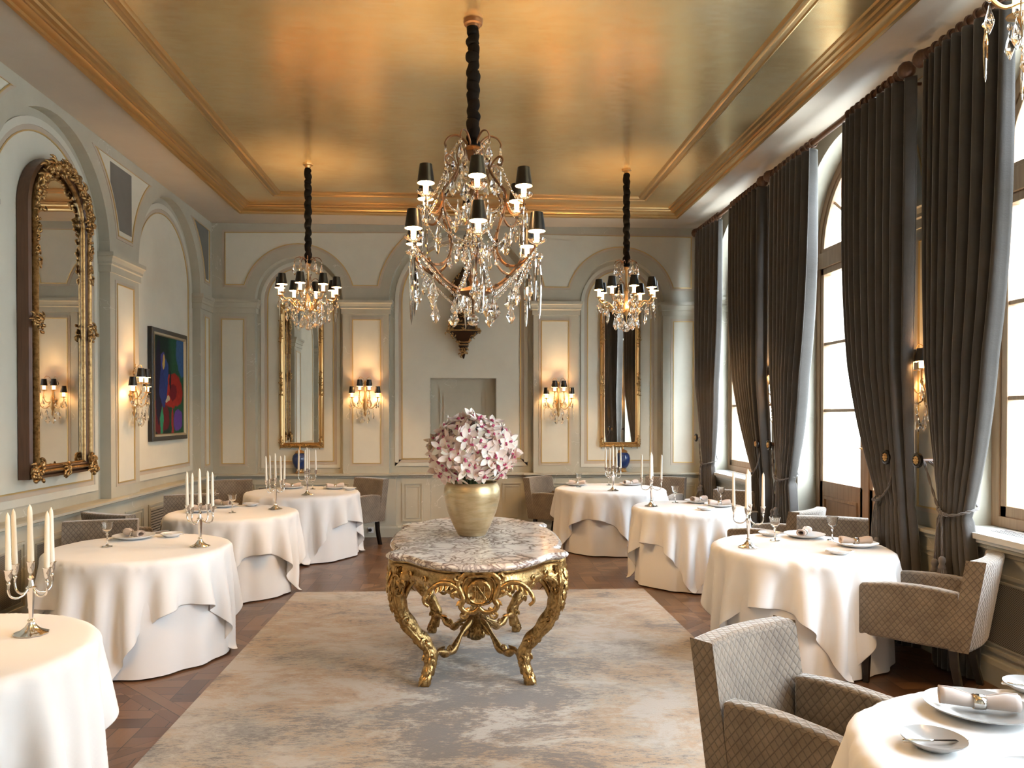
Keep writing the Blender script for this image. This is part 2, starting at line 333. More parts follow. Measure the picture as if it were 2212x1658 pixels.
def thing(name, label, cat, loc=(0, 0, 0), rz=0, group=None):
    o = bpy.data.objects.new(name, None); COL.objects.link(o); o.empty_display_size = .1
    o.location = loc; o.rotation_euler = (0, 0, rz); o['label'] = label; o['category'] = cat
    if group: o['group'] = group
    return o
def tag(o, label, cat, group=None, kind=None):
    o['label'] = label; o['category'] = cat
    if group: o['group'] = group
    if kind: o['kind'] = kind
    return o
def struct(o, label=None):
    o['kind'] = 'structure'
    if label: o['label'] = label
    return o
def place(o, loc, rot=None):
    o.location = loc
    if rot is not None: o.rotation_euler = rot
    return o
def cp(o, parent=None):
    c = o.copy(); COL.objects.link(c)
    if parent is not None: c.parent = parent
    return c
def tree(root, label, loc, rz=0, group=None, cat=None):
    r = root.copy(); COL.objects.link(r); r.location = loc; r.rotation_euler = (0, 0, rz); r['label'] = label
    if group: r['group'] = group
    for ch in root.children:
        c = ch.copy(); COL.objects.link(c); c.parent = r
        for g in ch.children:
            d = g.copy(); COL.objects.link(d); d.parent = c
    return r
def catmull(P, n=6, closed=False):
    P = [Vector(p) for p in P]; out = []; N = len(P)
    for i in range(N if closed else N - 1):
        g = lambda k: P[k % N] if closed else P[min(max(k, 0), N - 1)]
        a, b, c, d = g(i - 1), g(i), g(i + 1), g(i + 2)
        for k in range(n):
            t = k / n; out.append(.5 * ((2 * b) + (c - a) * t + (2 * a - 5 * b + 4 * c - d) * t * t + (3 * b - a - 3 * c + d) * t ** 3))
    if not closed: out.append(P[-1])
    return out

# ------------------------------------------------------------------ room shell
XL, XR, YB, YF, ZC, ZS, ZD = -3.31, 3.31, 10.33, -0.35, 4.18, 3.17, 0.845
TRIM = [0]
def trimname(): TRIM[0] += 1; return 'trim_%d' % TRIM[0]
fl = lambda s, z, d: (XL - d, s, z)
fr = lambda s, z, d: (XR + d, s, z)
fb = lambda s, z, d: (s, YB + d, z)
ff = lambda s, z, d: (s, YF - d, z)
def arcpts(c, r, zb, zs=ZS, n=28):
    return [(c - r, zb), (c - r, zs)] + [(c - r * math.cos(PI * k / n), zs + r * math.sin(PI * k / n)) for k in range(1, n)] + [(c + r, zs), (c + r, zb)]
def wall(mb, W_, s0, s1, arches, zt=ZC, z0=0.0):
    x = s0
    for c, r, zb, dep in arches:
        a, b = c - r, c + r
        if a > x + 1e-4: mb.add([W_(x, z0, 0), W_(a, z0, 0), W_(a, zt, 0), W_(x, zt, 0)], [(0, 1, 2, 3)])
        if zb > z0: mb.add([W_(a, z0, 0), W_(b, z0, 0), W_(b, zb, 0), W_(a, zb, 0)], [(0, 1, 2, 3)])
        P = arcpts(c, r, zb)[1:-1]
        mb.grid([[W_(s, z, 0) for s, z in P], [W_(s, zt, 0) for s, z in P]])
        Q = arcpts(c, r, zb); Q = Q + [Q[0]] if zb > z0 else Q
        mb.grid([[W_(s, z, 0) for s, z in Q], [W_(s, z, dep) for s, z in Q]])
        x = b
    if s1 > x + 1e-4: mb.add([W_(x, z0, 0), W_(s1, z0, 0), W_(s1, zt, 0), W_(x, zt, 0)], [(0, 1, 2, 3)])
def fillpoly(mb, W_, P, d):
    mb.add([W_(s, z, d) for s, z in P], [tuple(range(len(P)))])
def ring(mb, W_, A, B, d, h, d0=None):
    """raised band between closed outlines A and B, on plane depth d, height h towards the room"""
    n = len(A); A = A + [A[0]]; B = B + [B[0]]
    mb.grid([[W_(s, z, d) for s, z in A], [W_(s, z, d - h) for s, z in A], [W_(s, z, d - h) for s, z in B], [W_(s, z, d) for s, z in B]])
def rect(s0, s1, z0, z1, i=0): return [(s0 + i, z0 + i), (s0 + i, z1 - i), (s1 - i, z1 - i), (s1 - i, z0 + i)]
def offs(P, w):
    """inset closed polygon (clockwise as in rect) by w"""
    out = []; n = len(P)
    for i in range(n):
        a, b, c = Vector(P[i - 1]), Vector(P[i]), Vector(P[(i + 1) % n])
        e1 = (b - a).normalized(); e2 = (c - b).normalized(); n1 = Vector((e1.y, -e1.x)); n2 = Vector((e2.y, -e2.x))
        m = (n1 + n2); m = m / max(.35, m.dot(n1)) if m.length > 1e-6 else n1
        out.append(tuple(b + m * w))
    return out
def deco(mb, W_, P0, d, pink=.028, gold=.012, lightw=0.0, fill=True):
    """painted panel: optional light band, dusty pink band, gilt fillet, pale field"""
    P = P0
    if lightw:
        mb.m = 3; Q = offs(P, lightw); ring(mb, W_, P, Q, d, .012); P = Q
    mb.m = 2; Q = offs(P, pink); ring(mb, W_, P, Q, d, .006); P = Q
    mb.m = 4; Q = offs(P, gold); ring(mb, W_, P, Q, d, .012); P = Q
    if fill:
        mb.m = 1; fillpoly(mb, W_, P, d - .002)
    mb.m = 0
def archdeco(mb, W_, c, r, zb, d, i0=.07, lw=.06):
    o = lambda i: arcpts(c, r - i, zb + i + .02)
    mb.m = 3; ring(mb, W_, o(i0), o(i0 + lw), d, .014)
    mb.m = 2; ring(mb, W_, o(i0 + lw), o(i0 + lw + .04), d, .006)
    mb.m = 4; ring(mb, W_, o(i0 + lw + .04), o(i0 + lw + .052), d, .012)
    mb.m = 1; fillpoly(mb, W_, o(i0 + lw + .052), d - .002); mb.m = 0
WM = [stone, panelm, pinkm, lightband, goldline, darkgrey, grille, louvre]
def sweep(mb, W_, path, prof):
    """path: (s,d) plan polyline with the room on its right; prof: (out, z)"""
    n = len(path); rows = []
    for i, (s_, d_) in enumerate(path):
        b = Vector((s_, d_)); e1 = (b - Vector(path[i - 1])).normalized() if i else None
        e2 = (Vector(path[i + 1]) - b).normalized() if i < n - 1 else None
        e1 = e1 or e2; e2 = e2 or e1; n1 = Vector((e1.y, -e1.x)); n2 = Vector((e2.y, -e2.x)); m = n1 + n2; m = m / max(.3, m.dot(n1))
        rows.append([W_(s_ + m.x * o, z, d_ + m.y * o) for o, z in prof])
    mb.grid(rows); mb.add(rows[0], [tuple(range(len(prof)))]); mb.add(rows[-1], [tuple(range(len(prof)))])
IMP = [(0, 2.985), (.018, 2.985), (.018, 3.05), (.03, 3.06), (.03, 3.085), (.042, 3.12), (.055, 3.13), (.055, 3.168), (0, 3.17)]
CAP = [(0, .79), (.012, .79), (.02, .815), (.045, .825), (.045, .845), (.0, .852)]
BASE = [(0, 0), (.03, 0), (.03, .12), (.018, .145), (0, .15)]

def spandrel(ca, ra, cb, rb, zb, zt, n=12):
    """outline between two arches (clockwise)"""
    P = []
    sb = math.sqrt(ra * ra - (zb - ZS) ** 2); st = math.sqrt(max(0, ra * ra - (zt - ZS) ** 2))
    a0 = math.asin((zb - ZS) / ra); a1 = math.asin(min(1, (zt - ZS) / ra))
    for k in range(n + 1):
        a = a0 + (a1 - a0) * k / n; P.append((ca + ra * math.cos(a), ZS + ra * math.sin(a)))
    a0 = math.asin((zb - ZS) / rb); a1 = math.asin(min(1, (zt - ZS) / rb))
    for k in range(n + 1):
        a = a1 + (a0 - a1) * k / n; P.append((cb - rb * math.cos(a), ZS + rb * math.sin(a)))
    return P

# left wall -------------------------------------------------------
LA = [(1.45, .93), (3.95, .93), (6.45, .93), (8.95, .93)]
piersL = [(-.35, .52), (2.38, 3.02), (4.88, 5.52), (7.38, 8.02), (9.88, YB)]
def side_wall(name, W_, dep, recess):
    mb = MB(); wall(mb, W_, YF, YB, [(c, r, ZD - .02, dep) for c, r in LA])
    return mb
mb = side_wall('wall_left', fl, .10, 'niche')
for c, r in LA:
    P = arcpts(c, r, ZD - .02); fillpoly(mb, fl, P, .10); archdeco(mb, fl, c, r, ZD, .10)
for (a, ra), (b, rb) in zip(LA[:-1], LA[1:]):
    S = spandrel(a, ra + .15, b, rb + .15, 3.33, 4.08); deco(mb, fl, S, 0)
for s0, s1 in piersL[1:4]: deco(mb, fl, rect(s0 + .10, s1 - .10, .95, 2.93), 0)
deco(mb, fl, rect(10.0, 10.22, .95, 2.93), 0)
# end spandrel beside the corner and flat dark grey patches laid over parts of the spandrels
S = [(8.95 + 1.08 * math.cos(a), ZS + 1.08 * math.sin(a)) for a in [.15 + (1.0 - .15) * k / 10 for k in range(11)]] + [(10.24, 4.08), (10.24, 3.33)]
deco(mb, fl, S, 0)
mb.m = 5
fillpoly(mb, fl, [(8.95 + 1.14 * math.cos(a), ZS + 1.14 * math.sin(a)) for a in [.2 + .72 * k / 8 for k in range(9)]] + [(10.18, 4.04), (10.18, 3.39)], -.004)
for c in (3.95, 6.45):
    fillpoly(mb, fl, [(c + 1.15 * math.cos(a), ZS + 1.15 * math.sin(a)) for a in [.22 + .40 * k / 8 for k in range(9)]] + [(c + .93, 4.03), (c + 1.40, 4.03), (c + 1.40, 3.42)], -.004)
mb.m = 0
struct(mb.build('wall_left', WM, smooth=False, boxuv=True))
def side_trim(W_, opening_depth, doors=()):
    mb = MB()
    for s0, s1 in piersL:
        path = ([(s0, opening_depth)] if s0 > 0 else []) + [(s0, 0), (s1, 0)] + ([(s1, opening_depth)] if s1 < YB else [])
        sweep(mb, W_, path[::-1] if False else path, IMP)
    struct(mb.build(trimname(), stone, smooth=False))
side_trim(fl, .10)
# left dado with grilles
mb = MB(); D0 = -.05
mb.add([fl(YF, 0, D0), fl(YB, 0, D0), fl(YB, ZD - .01, D0), fl(YF, ZD - .01, D0)], [(0, 1, 2, 3)])
mb.add([fl(YF, ZD, D0 - .03), fl(YB, ZD, D0 - .03), fl(YB, ZD, .12), fl(YF, ZD, .12)], [(0, 1, 2, 3)])
sweep(mb, fl, [(YF, D0), (YB, D0)], CAP); sweep(mb, fl, [(YF, D0), (YB, D0)], BASE)
def dpanel(mb, W_, s0, s1, z0, z1, d, m=0):
    mb.m = 0; ring(mb, W_, rect(s0, s1, z0, z1), rect(s0, s1, z0, z1, .02), d, .012); ring(mb, W_, rect(s0, s1, z0, z1, .045), rect(s0, s1, z0, z1, .055), d, .008)
    mb.m = m
    if m: fillpoly(mb, W_, rect(s0, s1, z0, z1, .06), d - .006)
    mb.m = 0
for s0, s1, m in ((3.0, 3.9, 0), (4.0, 5.85, 6), (5.95, 6.6, 6), (6.75, 7.45, 0), (7.55, 7.98, 0), (8.1, 8.75, 7), (8.9, 9.6, 0), (9.7, 10.2, 0)):
    dpanel(mb, fl, s0, s1, .2, .70, D0, m)
struct(mb.build('baseboard_left', WM, smooth=False, boxuv=True))

# back wall -------------------------------------------------------
RS, RC = .58, .975
mb = MB(); wall(mb, fb, XL, XR, [(-2.17, RS, ZD - .02, .12), (0, RC, ZD - .02, .12), (2.17, RS, ZD - .02, .12)])
for c in (-2.17, 2.17):
    fillpoly(mb, fb, arcpts(c, RS, ZD - .02), .12); archdeco(mb, fb, c, RS, ZD, .12, .05, .045)
# centre niche back with doorway opening
P = arcpts(0, RC, 2.13); fillpoly(mb, fb, P, .12)
for a, b in ((-RC, -.42), (.47, RC)): fillpoly(mb, fb, rect(a, b, ZD - .02, 2.13), .12)
for a, b in ((-RC, -.42), (.47, RC)):
    pass
o = lambda i: [(s, z) for s, z in arcpts(0, RC - i, ZD + .02 + i)]
for i0, i1, m, h in ((.07, .12, 3, .014), (.12, .16, 2, .006), (.16, .175, 4, .012)):
    A, B = o(i0), o(i1); mb.m = m
    mb.grid([[fb(s, z, .12) for s, z in A], [fb(s, z, .12 - h) for s, z in A], [fb(s, z, .12 - h) for s, z in B], [fb(s, z, .12) for s, z in B]])
    for a, b in ((-RC + i0, -.42), (.47, RC - i0)):
        ring(mb, fb, rect(a, b, ZD + .02 + i0, ZD + .02 + i1), rect(a, b, ZD + .02 + i0, ZD + .02 + i1, .001), .12, h); fillpoly(mb, fb, rect(a, b, ZD + .02 + i0, ZD + .02 + i1), .12 - h)
mb.m = 1
fillpoly(mb, fb, arcpts(0, RC - .175, 2.14), .117); fillpoly(mb, fb, rect(-RC + .175, -.43, ZD + .2, 2.14), .117); fillpoly(mb, fb, rect(.48, RC - .175, ZD + .2, 2.14), .117)
mb.m = 0
# door reveal
for a in (-.42, .47): mb.add([fb(a, 0, .12), fb(a, 0, .30), fb(a, 2.13, .30), fb(a, 2.13, .12)], [(0, 1, 2, 3)])
mb.add([fb(-.42, 2.13, .12), fb(.47, 2.13, .12), fb(.47, 2.13, .30), fb(-.42, 2.13, .30)], [(0, 1, 2, 3)])
for sg in (-1, 1):
    ro = RS + .13; rc = RC + .13; zb, zt = 3.33, 4.09
    a0 = math.asin((zb - ZS) / rc); a1 = math.asin((zt - ZS) / rc)
    P = [(rc * math.cos(a0 + (a1 - a0) * k / 12), ZS + rc * math.sin(a0 + (a1 - a0) * k / 12)) for k in range(13)]
    P += [(3.17, zt), (3.17, zb)]; b0 = math.asin((zb - ZS) / ro)
    P += [(2.17 + ro * math.cos(b0 + (PI - 2 * b0) * k / 24), ZS + ro * math.sin(b0 + (PI - 2 * b0) * k / 24)) for k in range(25)]
    if sg < 0: P = [(-x, z) for x, z in P][::-1]
    deco(mb, fb, P, 0, fill=True)
for s0, s1 in ((-3.22, -2.86), (-1.49, -1.05), (1.05, 1.49), (2.86, 3.2)): deco(mb, fb, rect(s0, s1, .95, 2.94), 0)
struct(mb.build('wall_back', WM, smooth=False, boxuv=True))
mb = MB()
for path in ([(-3.31, 0), (-2.75, 0), (-2.75, .12)], [(-1.59, .12), (-1.59, 0), (-.975, 0), (-.975, .12)], [(.975, .12), (.975, 0), (1.59, 0), (1.59, .12)], [(2.75, .12), (2.75, 0), (3.31, 0)]):
    sweep(mb, fb, path, IMP)
struct(mb.build(trimname(), stone, smooth=False))
mb = MB()
for s0, s1, d in ((-3.31, -.88, -.06), (-.88, -.42, -.02), (.47, .88, -.02), (.88, 3.31, -.06)):
    mb.add([fb(s0, 0, d), fb(s1, 0, d), fb(s1, ZD - .01, d), fb(s0, ZD - .01, d)], [(0, 1, 2, 3)])
    mb.add([fb(s0, ZD, d - .03), fb(s1, ZD, d - .03), fb(s1, ZD, .14), fb(s0, ZD, .14)], [(0, 1, 2, 3)])
for e in (-.88, .88): mb.add([fb(e, 0, -.06), fb(e, 0, 0), fb(e, ZD, 0), fb(e, ZD, -.06)], [(0, 1, 2, 3)])
for e in (-.42, .47): mb.add([fb(e, 0, -.02), fb(e, 0, .3), fb(e, ZD, .3), fb(e, ZD, -.02)], [(0, 1, 2, 3)])
for path in ([(-3.31, -.06), (-.88, -.06), (-.88, -.02), (-.42, -.02), (-.42, .1)], [(.47, .1), (.47, -.02), (.88, -.02), (.88, -.06), (3.31, -.06)]):
    sweep(mb, fb, path, CAP); sweep(mb, fb, path, BASE)
dpanel(mb, fb, -2.75, -1.5, .2, .72, -.06, 6); dpanel(mb, fb, 1.5, 2.75, .2, .72, -.06, 6); dpanel(mb, fb, -3.2, -2.85, .2, .72, -.06); dpanel(mb, fb, 2.85, 3.2, .2, .72, -.06)
dpanel(mb, fb, -.80, -.52, .2, .72, -.02); dpanel(mb, fb, .55, .82, .2, .72, -.02); dpanel(mb, fb, -1.45, -1.0, .2, .72, -.06, 6); dpanel(mb, fb, 1.0, 1.45, .2, .72, -.06, 6)
struct(mb.build('baseboard_back', WM, smooth=False, boxuv=True))
mb = MB(); mb.box((.025, YB + .27, 1.065), (.445, .03, 1.065))
for z0, z1 in ((.95, 2.0), (.2, .8)):
    for i, h in ((0, .012), (.05, .01)): ring(mb, fb, rect(-.3, .35, z0, z1, i), rect(-.3, .35, z0, z1, i + .018), .24, h)
struct(mb.build('door_1', [stone], smooth=False))
mb = MB(); mb.box((.025, YB + .02, -.01), (.44, .3, .012)); struct(mb.build('trim_20', parquet, smooth=False))

# right wall: arched bays with windows ------------------------------
mb = MB(); wall(mb, fr, YF, YB, [(1.45, .93, .90, .5), (3.95, .93, .90, .5), (6.45, .93, 0.0, .5), (8.95, .93, .90, .5)])
for (a, ra), (b, rb) in zip(LA[:-1], LA[1:]): deco(mb, fr, spandrel(a, ra + .15, b, rb + .15, 3.33, 4.08), 0)
for s0, s1 in piersL[1:4]: deco(mb, fr, rect(s0 + .10, s1 - .10, .95, 2.93), 0)
struct(mb.build('wall_right', WM, smooth=False, boxuv=True))
side_trim(fr, .18)
mb = MB()
for s0, s1 in ((YF, 5.52), (7.38, YB)):
    mb.add([fr(s0, 0, D0), fr(s1, 0, D0), fr(s1, ZD - .01, D0), fr(s0, ZD - .01, D0)], [(0, 1, 2, 3)])
    mb.add([fr(s0, ZD, D0 - .03), fr(s1, ZD, D0 - .03), fr(s1, ZD, .0), fr(s0, ZD, .0)], [(0, 1, 2, 3)])
    for e in (s0, s1): mb.add([fr(e, 0, D0), fr(e, 0, 0), fr(e, ZD, 0), fr(e, ZD, D0)], [(0, 1, 2, 3)])
    sweep(mb, fr, [(s0, D0), (s1, D0)], CAP); sweep(mb, fr, [(s0, D0), (s1, D0)], BASE)
for s0, s1, m in ((.6, 2.3, 6), (2.45, 2.95, 0), (3.15, 4.75, 6), (4.95, 5.45, 0), (7.45, 7.95, 0), (8.15, 9.75, 0), (9.9, 10.25, 0)):
    dpanel(mb, fr, s0, s1, .19, .68 if m else .72, D0, m)
struct(mb.build('baseboard_right', WM, smooth=False, boxuv=True))
for i, c in enumerate((1.45, 3.95, 8.95)):
    mb = MB(); mb.box((XR + .06, c, .895), (.20, .97, .018)); mb.box((XR - .07, c, .865), (.05, .95, .012))
    mb.m = 1
    for k in range(4): mb.box((XR + .02 + k * .03, c, .9145), (.004, .7, .0008))
    struct(mb.build(trimname(), [greystone, simple('dark_slot', (.05, .05, .05), .6)], smooth=False, bevel=.004))

def window_unit(name, c, door):
    mb = MB(); zb = 0.02 if door else .915; r = .93; dF, dB = .18, .27
    def extr(A, B, d0, d1, closed=True):
        A2 = A + [A[0]] if closed else A; B2 = B + [B[0]] if closed else B
        mb.grid([[fr(s, z, d1) for s, z in A2], [fr(s, z, d0) for s, z in A2], [fr(s, z, d0) for s, z in B2], [fr(s, z, d1) for s, z in B2], [fr(s, z, d1) for s, z in A2]])
    def bar(s0, s1, z0, z1, d0=dF + .01, d1=dB): 
        mb.box(((XR + (d0 + d1) / 2), (s0 + s1) / 2, (z0 + z1) / 2), ((d1 - d0) / 2, abs(s1 - s0) / 2, abs(z1 - z0) / 2))
    extr(arcpts(c, r, zb), arcpts(c, r - .075, zb + .07), dF, dB)
    bar(c - r + .07, c + r - .07, 3.05, 3.20, dF - .015, dB)         # transom
    zt = 3.05; bar(c - .05, c + .05, zb, zt, dF, dB)                  # meeting stile
    lower = .20 if door else zb + .07
    for sg in (-1, 1):
        a, b = c + sg * .05, c + sg * (r - .075)
        s0, s1 = min(a, b), max(a, b); gz0 = 1.0 if door else zb + .14
        bar(s0, s0 + .055, zb, zt); bar(s1 - .055, s1, zb, zt); bar(s0, s1, zt - .06, zt); bar(s0, s1, zb + .02, gz0)
        if door: 
            mb.m = 1; ring(mb, fr, rect(s0 + .09, s1 - .09, .25, .86), rect(s0 + .09, s1 - .09, .25, .86, .03), dF + .01, .015); mb.m = 0
        for z in ((2.32, 1.68) if door else (2.36, 1.75)): bar(s0, s1, z - .014, z + .014, dF + .02, dB - .02)
    # fanlight
    ri = r - .075
    extr(arcpts(c, ri, 3.20, ZS), arcpts(c, ri - .05, 3.24, ZS), dF + .01, dB)
    for k in range(1, 5):
        a = PI * k / 5; mb.tube([fr(c + .02 * math.cos(a), 3.20, .225), fr(c + (ri - .03) * math.cos(a), ZS + (ri - .03) * math.sin(a), .225)], .015, 4)
    o = mb.build(name, [oak, oak], smooth=False, bevel=.004); struct(o)
    g = MB(); g.add([fr(s, z, .225) for s, z in arcpts(c, r - .05, zb + .1)], [tuple(range(len(arcpts(c, r - .05, zb + .1))))])
    go = g.build('glass', glassp, o, smooth=False)
    h = MB(); h.tube([fr(c, 1.35, .17), fr(c, 1.35, .13), fr(c - .03, 1.35, .12), fr(c - .12, 1.34, .12)], .009, 8); h.build('window_handle' if not door else 'door_handle', brass, o)
    # light portal in the opening
    L = bpy.data.lights.new('portal', 'AREA'); L.shape = 'RECTANGLE'; L.size = 3.2 if not door else 4.1; L.size_y = 1.86; L.cycles.is_portal = True
    p = bpy.data.objects.new('window_light_portal', L); COL.objects.link(p); p.location = (XR + .40, c, (4.1 + zb) / 2); p.rotation_euler = (0, R(90), 0)
window_unit('window_1', 1.45, False); window_unit('window_2', 3.95, False); window_unit('door_2', 6.45, True); window_unit('window_3', 8.95, False)

# front wall behind the camera, floor, ceiling
mb = MB(); mb.add([ff(XL, 0, 0), ff(XR, 0, 0), ff(XR, ZC, 0), ff(XL, ZC, 0)], [(0, 1, 2, 3)])
for s0, s1 in ((-2.9, -1.3), (-.8, .8), (1.3, 2.9)): deco(mb, ff, rect(s0, s1, 1.0, 3.0), 0)
struct(mb.build('wall_front', WM, smooth=False, boxuv=True))
mb = MB(); mb.add([(XL - .15, YF - .05, 0), (XR + .5, YF - .05, 0), (XR + .5, YB + .35, 0), (XL - .15, YB + .35, 0)], [(0, 1, 2, 3)])
struct(mb.build('floor', parquet, smooth=False))
TX, TY0, TY1, ZG = 2.76, .62, 9.72, 4.25
mb = MB(); X0, X1, Y0, Y1 = XL - .02, XR + .02, YF - .02, YB + .02
for a, b, c, d in ((X0, -TX, Y0, Y1), (TX, X1, Y0, Y1), (-TX, TX, Y0, TY0), (-TX, TX, TY1, Y1)):
    mb.add([(a, c, ZC), (b, c, ZC), (b, d, ZC), (a, d, ZC)], [(0, 1, 2, 3)])
mb.m = 1; mb.add([(-TX, TY0, ZG), (TX, TY0, ZG), (TX, TY1, ZG), (-TX, TY1, ZG)], [(0, 1, 2, 3)])
struct(mb.build('ceiling', [soffit, goldceil], smooth=False))
def frame_rect(mb, x, y0, y1, prof):
    """mitred moulding round a rectangle; prof: (inset, z)"""
    rows = [[(-x + i, y0 + i, z), (x - i, y0 + i, z), (x - i, y1 - i, z), (-x + i, y1 - i, z)] for i, z in prof]
    mb.grid(rows, closed=True)
mb = MB(); frame_rect(mb, TX + .03, TY0 - .03, TY1 + .03, [(0, ZC), (0, ZC - .02), (.012, ZC - .028), (.03, ZC - .02), (.035, ZC), (.055, ZC + .005), (.075, ZC + .025), (.095, ZC + .02), (.10, ZC + .035), (.13, ZC + .04), (.14, ZC + .055), (.17, ZC + .058), (.18, ZG)])
struct(mb.build(trimname(), giltbar, smooth=True, angle=35))
mb = MB(); frame_rect(mb, 2.24, TY0 + .52, TY1 - .50, [(0, ZG), (0, ZG - .018), (.012, ZG - .022), (.02, ZG - .012), (.05, ZG - .012), (.056, ZG - .022), (.07, ZG - .025), (.084, ZG - .018), (.10, ZG - .018), (.106, ZG - .01), (.12, ZG)])
struct(mb.build(trimname(), giltbar, smooth=True, angle=35))
# pale building across the street, seen through the glass
mb = MB(); mb.box((16.5, 11, 3.2), (1.5, 14, 5.4)); mb.m = 1
for k in range(9):
    for z in (1.6, 5.0): mb.box((14.99, -1 + k * 3, z), (.03, .55, .95))
o = mb.build('neighbouring_building', [facade, simple('far_window_glass', (.25, .28, .3), .2)], smooth=False)
tag(o, 'pale rendered building outside, faint through the window glass', 'building'); o.location = (0, 0, 0)
mb = MB(); mb.add([(3.85, -20, -.25), (40, -20, -.25), (40, 40, -.25), (3.85, 40, -.25)], [(0, 1, 2, 3)])
struct(mb.build('floor_outside', simple('pale_terrace', (.55, .55, .52), .8), smooth=False))

# ------------------------------------------------------------------ rug
mb = MB()
mb.grid([[(x, y, .012) for x in np.linspace(-1.60, 1.60, 9)] for y in np.linspace(-2.75, 2.75, 15)])
rug = mb.build('rug', rugm, smooth=False, solid=.02); rug.location = (.09, 4.27, .002)
tag(rug, 'large distressed beige and grey rug under the gilt centre table', 'rug')

# ------------------------------------------------------------------ draped cloth by position-based dynamics
TZ = .735
def drape(r, rs, half, rot, seed, N=58, steps=230, iters=7, boxes=()):
    rng = np.random.RandomState(seed)
    u = np.linspace(-half, half, N); U, V = np.meshgrid(u, u, indexing='ij'); h = u[1] - u[0]
    c, s = math.cos(rot), math.sin(rot)
    p = np.stack([U * c - V * s, U * s + V * c, np.full_like(U, TZ + .004)], -1)
    rho0 = np.hypot(p[..., 0], p[..., 1]); fixed = rho0 < r - .05
    ang = np.arctan2(p[..., 1], p[..., 0])
    p[..., 2] -= np.where(rho0 > r, (rho0 - r) * .55, 0)
    ph = rng.rand(4) * 6.28
    p[..., 2] += np.where(rho0 > r, .03 * (np.sin(5 * ang + ph[0]) + np.sin(9 * ang + ph[1]) + .7 * np.sin(13 * ang + ph[2])) * (rho0 - r) / .3, 0)
    v = np.zeros_like(p); inv = np.where(fixed, 0., 1.)[..., None]; p0 = p.copy(); dt = 1 / 50.
    cons = []
    def sl(di, dj, a, b): cons.append((di, dj, a, b))
    sets = []
    def addset(di, dj, rest, k, par, mod):
        i0 = np.arange(N); I, J = np.meshgrid(i0, i0, indexing='ij'); ok = (I + di < N) & (J + dj < N) & (J + dj >= 0)
        key = (I if di else J)
        for q in range(2):
            mk = ok & (((key // par) % 2) == q)
            a = (I[mk] * N + J[mk]); b = ((I[mk] + di) * N + J[mk] + dj); sets.append((a, b, rest, k))
    addset(1, 0, h, 1, 1, 2); addset(0, 1, h, 1, 1, 2); addset(1, 1, h * math.sqrt(2), .55, 1, 2); addset(1, -1, h * math.sqrt(2), .55, 1, 2)
    addset(2, 0, 2 * h, .10, 2, 4); addset(0, 2, 2 * h, .10, 2, 4); addset(4, 0, 4 * h, .05, 4, 8); addset(0, 4, 4 * h, .05, 4, 8)
    P = p.reshape(-1, 3); IV = inv.reshape(-1, 1); Vv = v.reshape(-1, 3); P0 = p0.reshape(-1, 3)
    rc = .018
    def coll():
        rho = np.hypot(P[:, 0], P[:, 1]) + 1e-9; z = P[:, 2]; dx = P[:, :2] / rho[:, None]
        e = .004; inner = rho < r - rc
        m = inner & (z < TZ + e) & (z > TZ - .05); P[m, 2] = TZ + e
        # rounded rim
        cz = TZ - rc; m = (~inner) & (z > cz)
        dr = rho - (r - rc); dz = z - cz; d = np.hypot(dr, dz); mm = m & (d < rc + e)
        f = (rc + e) / np.maximum(d, 1e-6)
        nr = (r - rc) + dr * f; nz = cz + dz * f
        P[mm, 0] = dx[mm, 0] * nr[mm]; P[mm, 1] = dx[mm, 1] * nr[mm]; P[mm, 2] = nz[mm]
        lim = np.where(z > TZ - .03, r + e, rs + .006); m = (z <= cz) & (rho < lim) & (rho0.ravel() > r - .03)
        P[m, 0] = dx[m, 0] * lim[m]; P[m, 1] = dx[m, 1] * lim[m]
        P[:, 2] = np.maximum(P[:, 2], .02)
    for st in range(steps):
        Vv *= .965; Vv[:, 2] -= 9.8 * dt * IV[:, 0]
        old = P.copy(); P += np.clip(Vv * dt, -.02, .02) * IV
        for _ in range(iters):
            for a, b, L, k in sets:
                d = P[b] - P[a]; n = np.sqrt((d * d).sum(1)) + 1e-9; wa = IV[a, 0]; wb = IV[b, 0]; w = wa + wb; w[w == 0] = 1
                q = (k * (n - L) / n / w)[:, None] * d; P[a] += q * wa[:, None]; P[b] -= q * wb[:, None]
            coll()
        Vv = (P - old) / dt
    return P.reshape(N, N, 3)
def tablecloth(name, c, r, rs, rot, seed, label, slabel, half=None):
    half = half or r + .265
    G = drape(r, rs, half, rot, seed); N = len(G)
    mb = MB(); mb.grid([[tuple(p) for p in row] for row in G], uv=lambda i, j: (i / (N - 1), j / (N - 1)))
    o = mb.build('tablecloth', linen, sub=1, solid=.003); o.location = (c[0], c[1], 0); tag(o, label, 'tablecloth', 'square top cloths on the dining tables')
    rng = random.Random(seed * 3 + 1); ph = [rng.random() * 6.28 for _ in range(5)]; n = 144; rows = []
    for z in [TZ - .006, TZ - .012, TZ - .05, .6, .45, .3, .15, .05, .012]:
        t = (TZ - z) / TZ; row = []
        for k in range(n):
            a = 2 * PI * k / n
            w = t * (.012 * math.sin(6 * a + ph[0]) + .010 * math.sin(11 * a + ph[1]) + .006 * math.sin(17 * a + ph[2])) + t * .015
            rr = rs + w - (.01 if z > TZ - .01 else 0); row.append((rr * math.cos(a), rr * math.sin(a), z))
        rows.append(row)
    mb = MB(); mb.grid(rows, closed=True); mb.add(rows[0], [tuple(range(n))])
    o = mb.build('table_skirt', linen, angle=60); o.location = (c[0], c[1], 0); tag(o, slabel, 'table skirt', 'long round under-cloths of the dining tables')
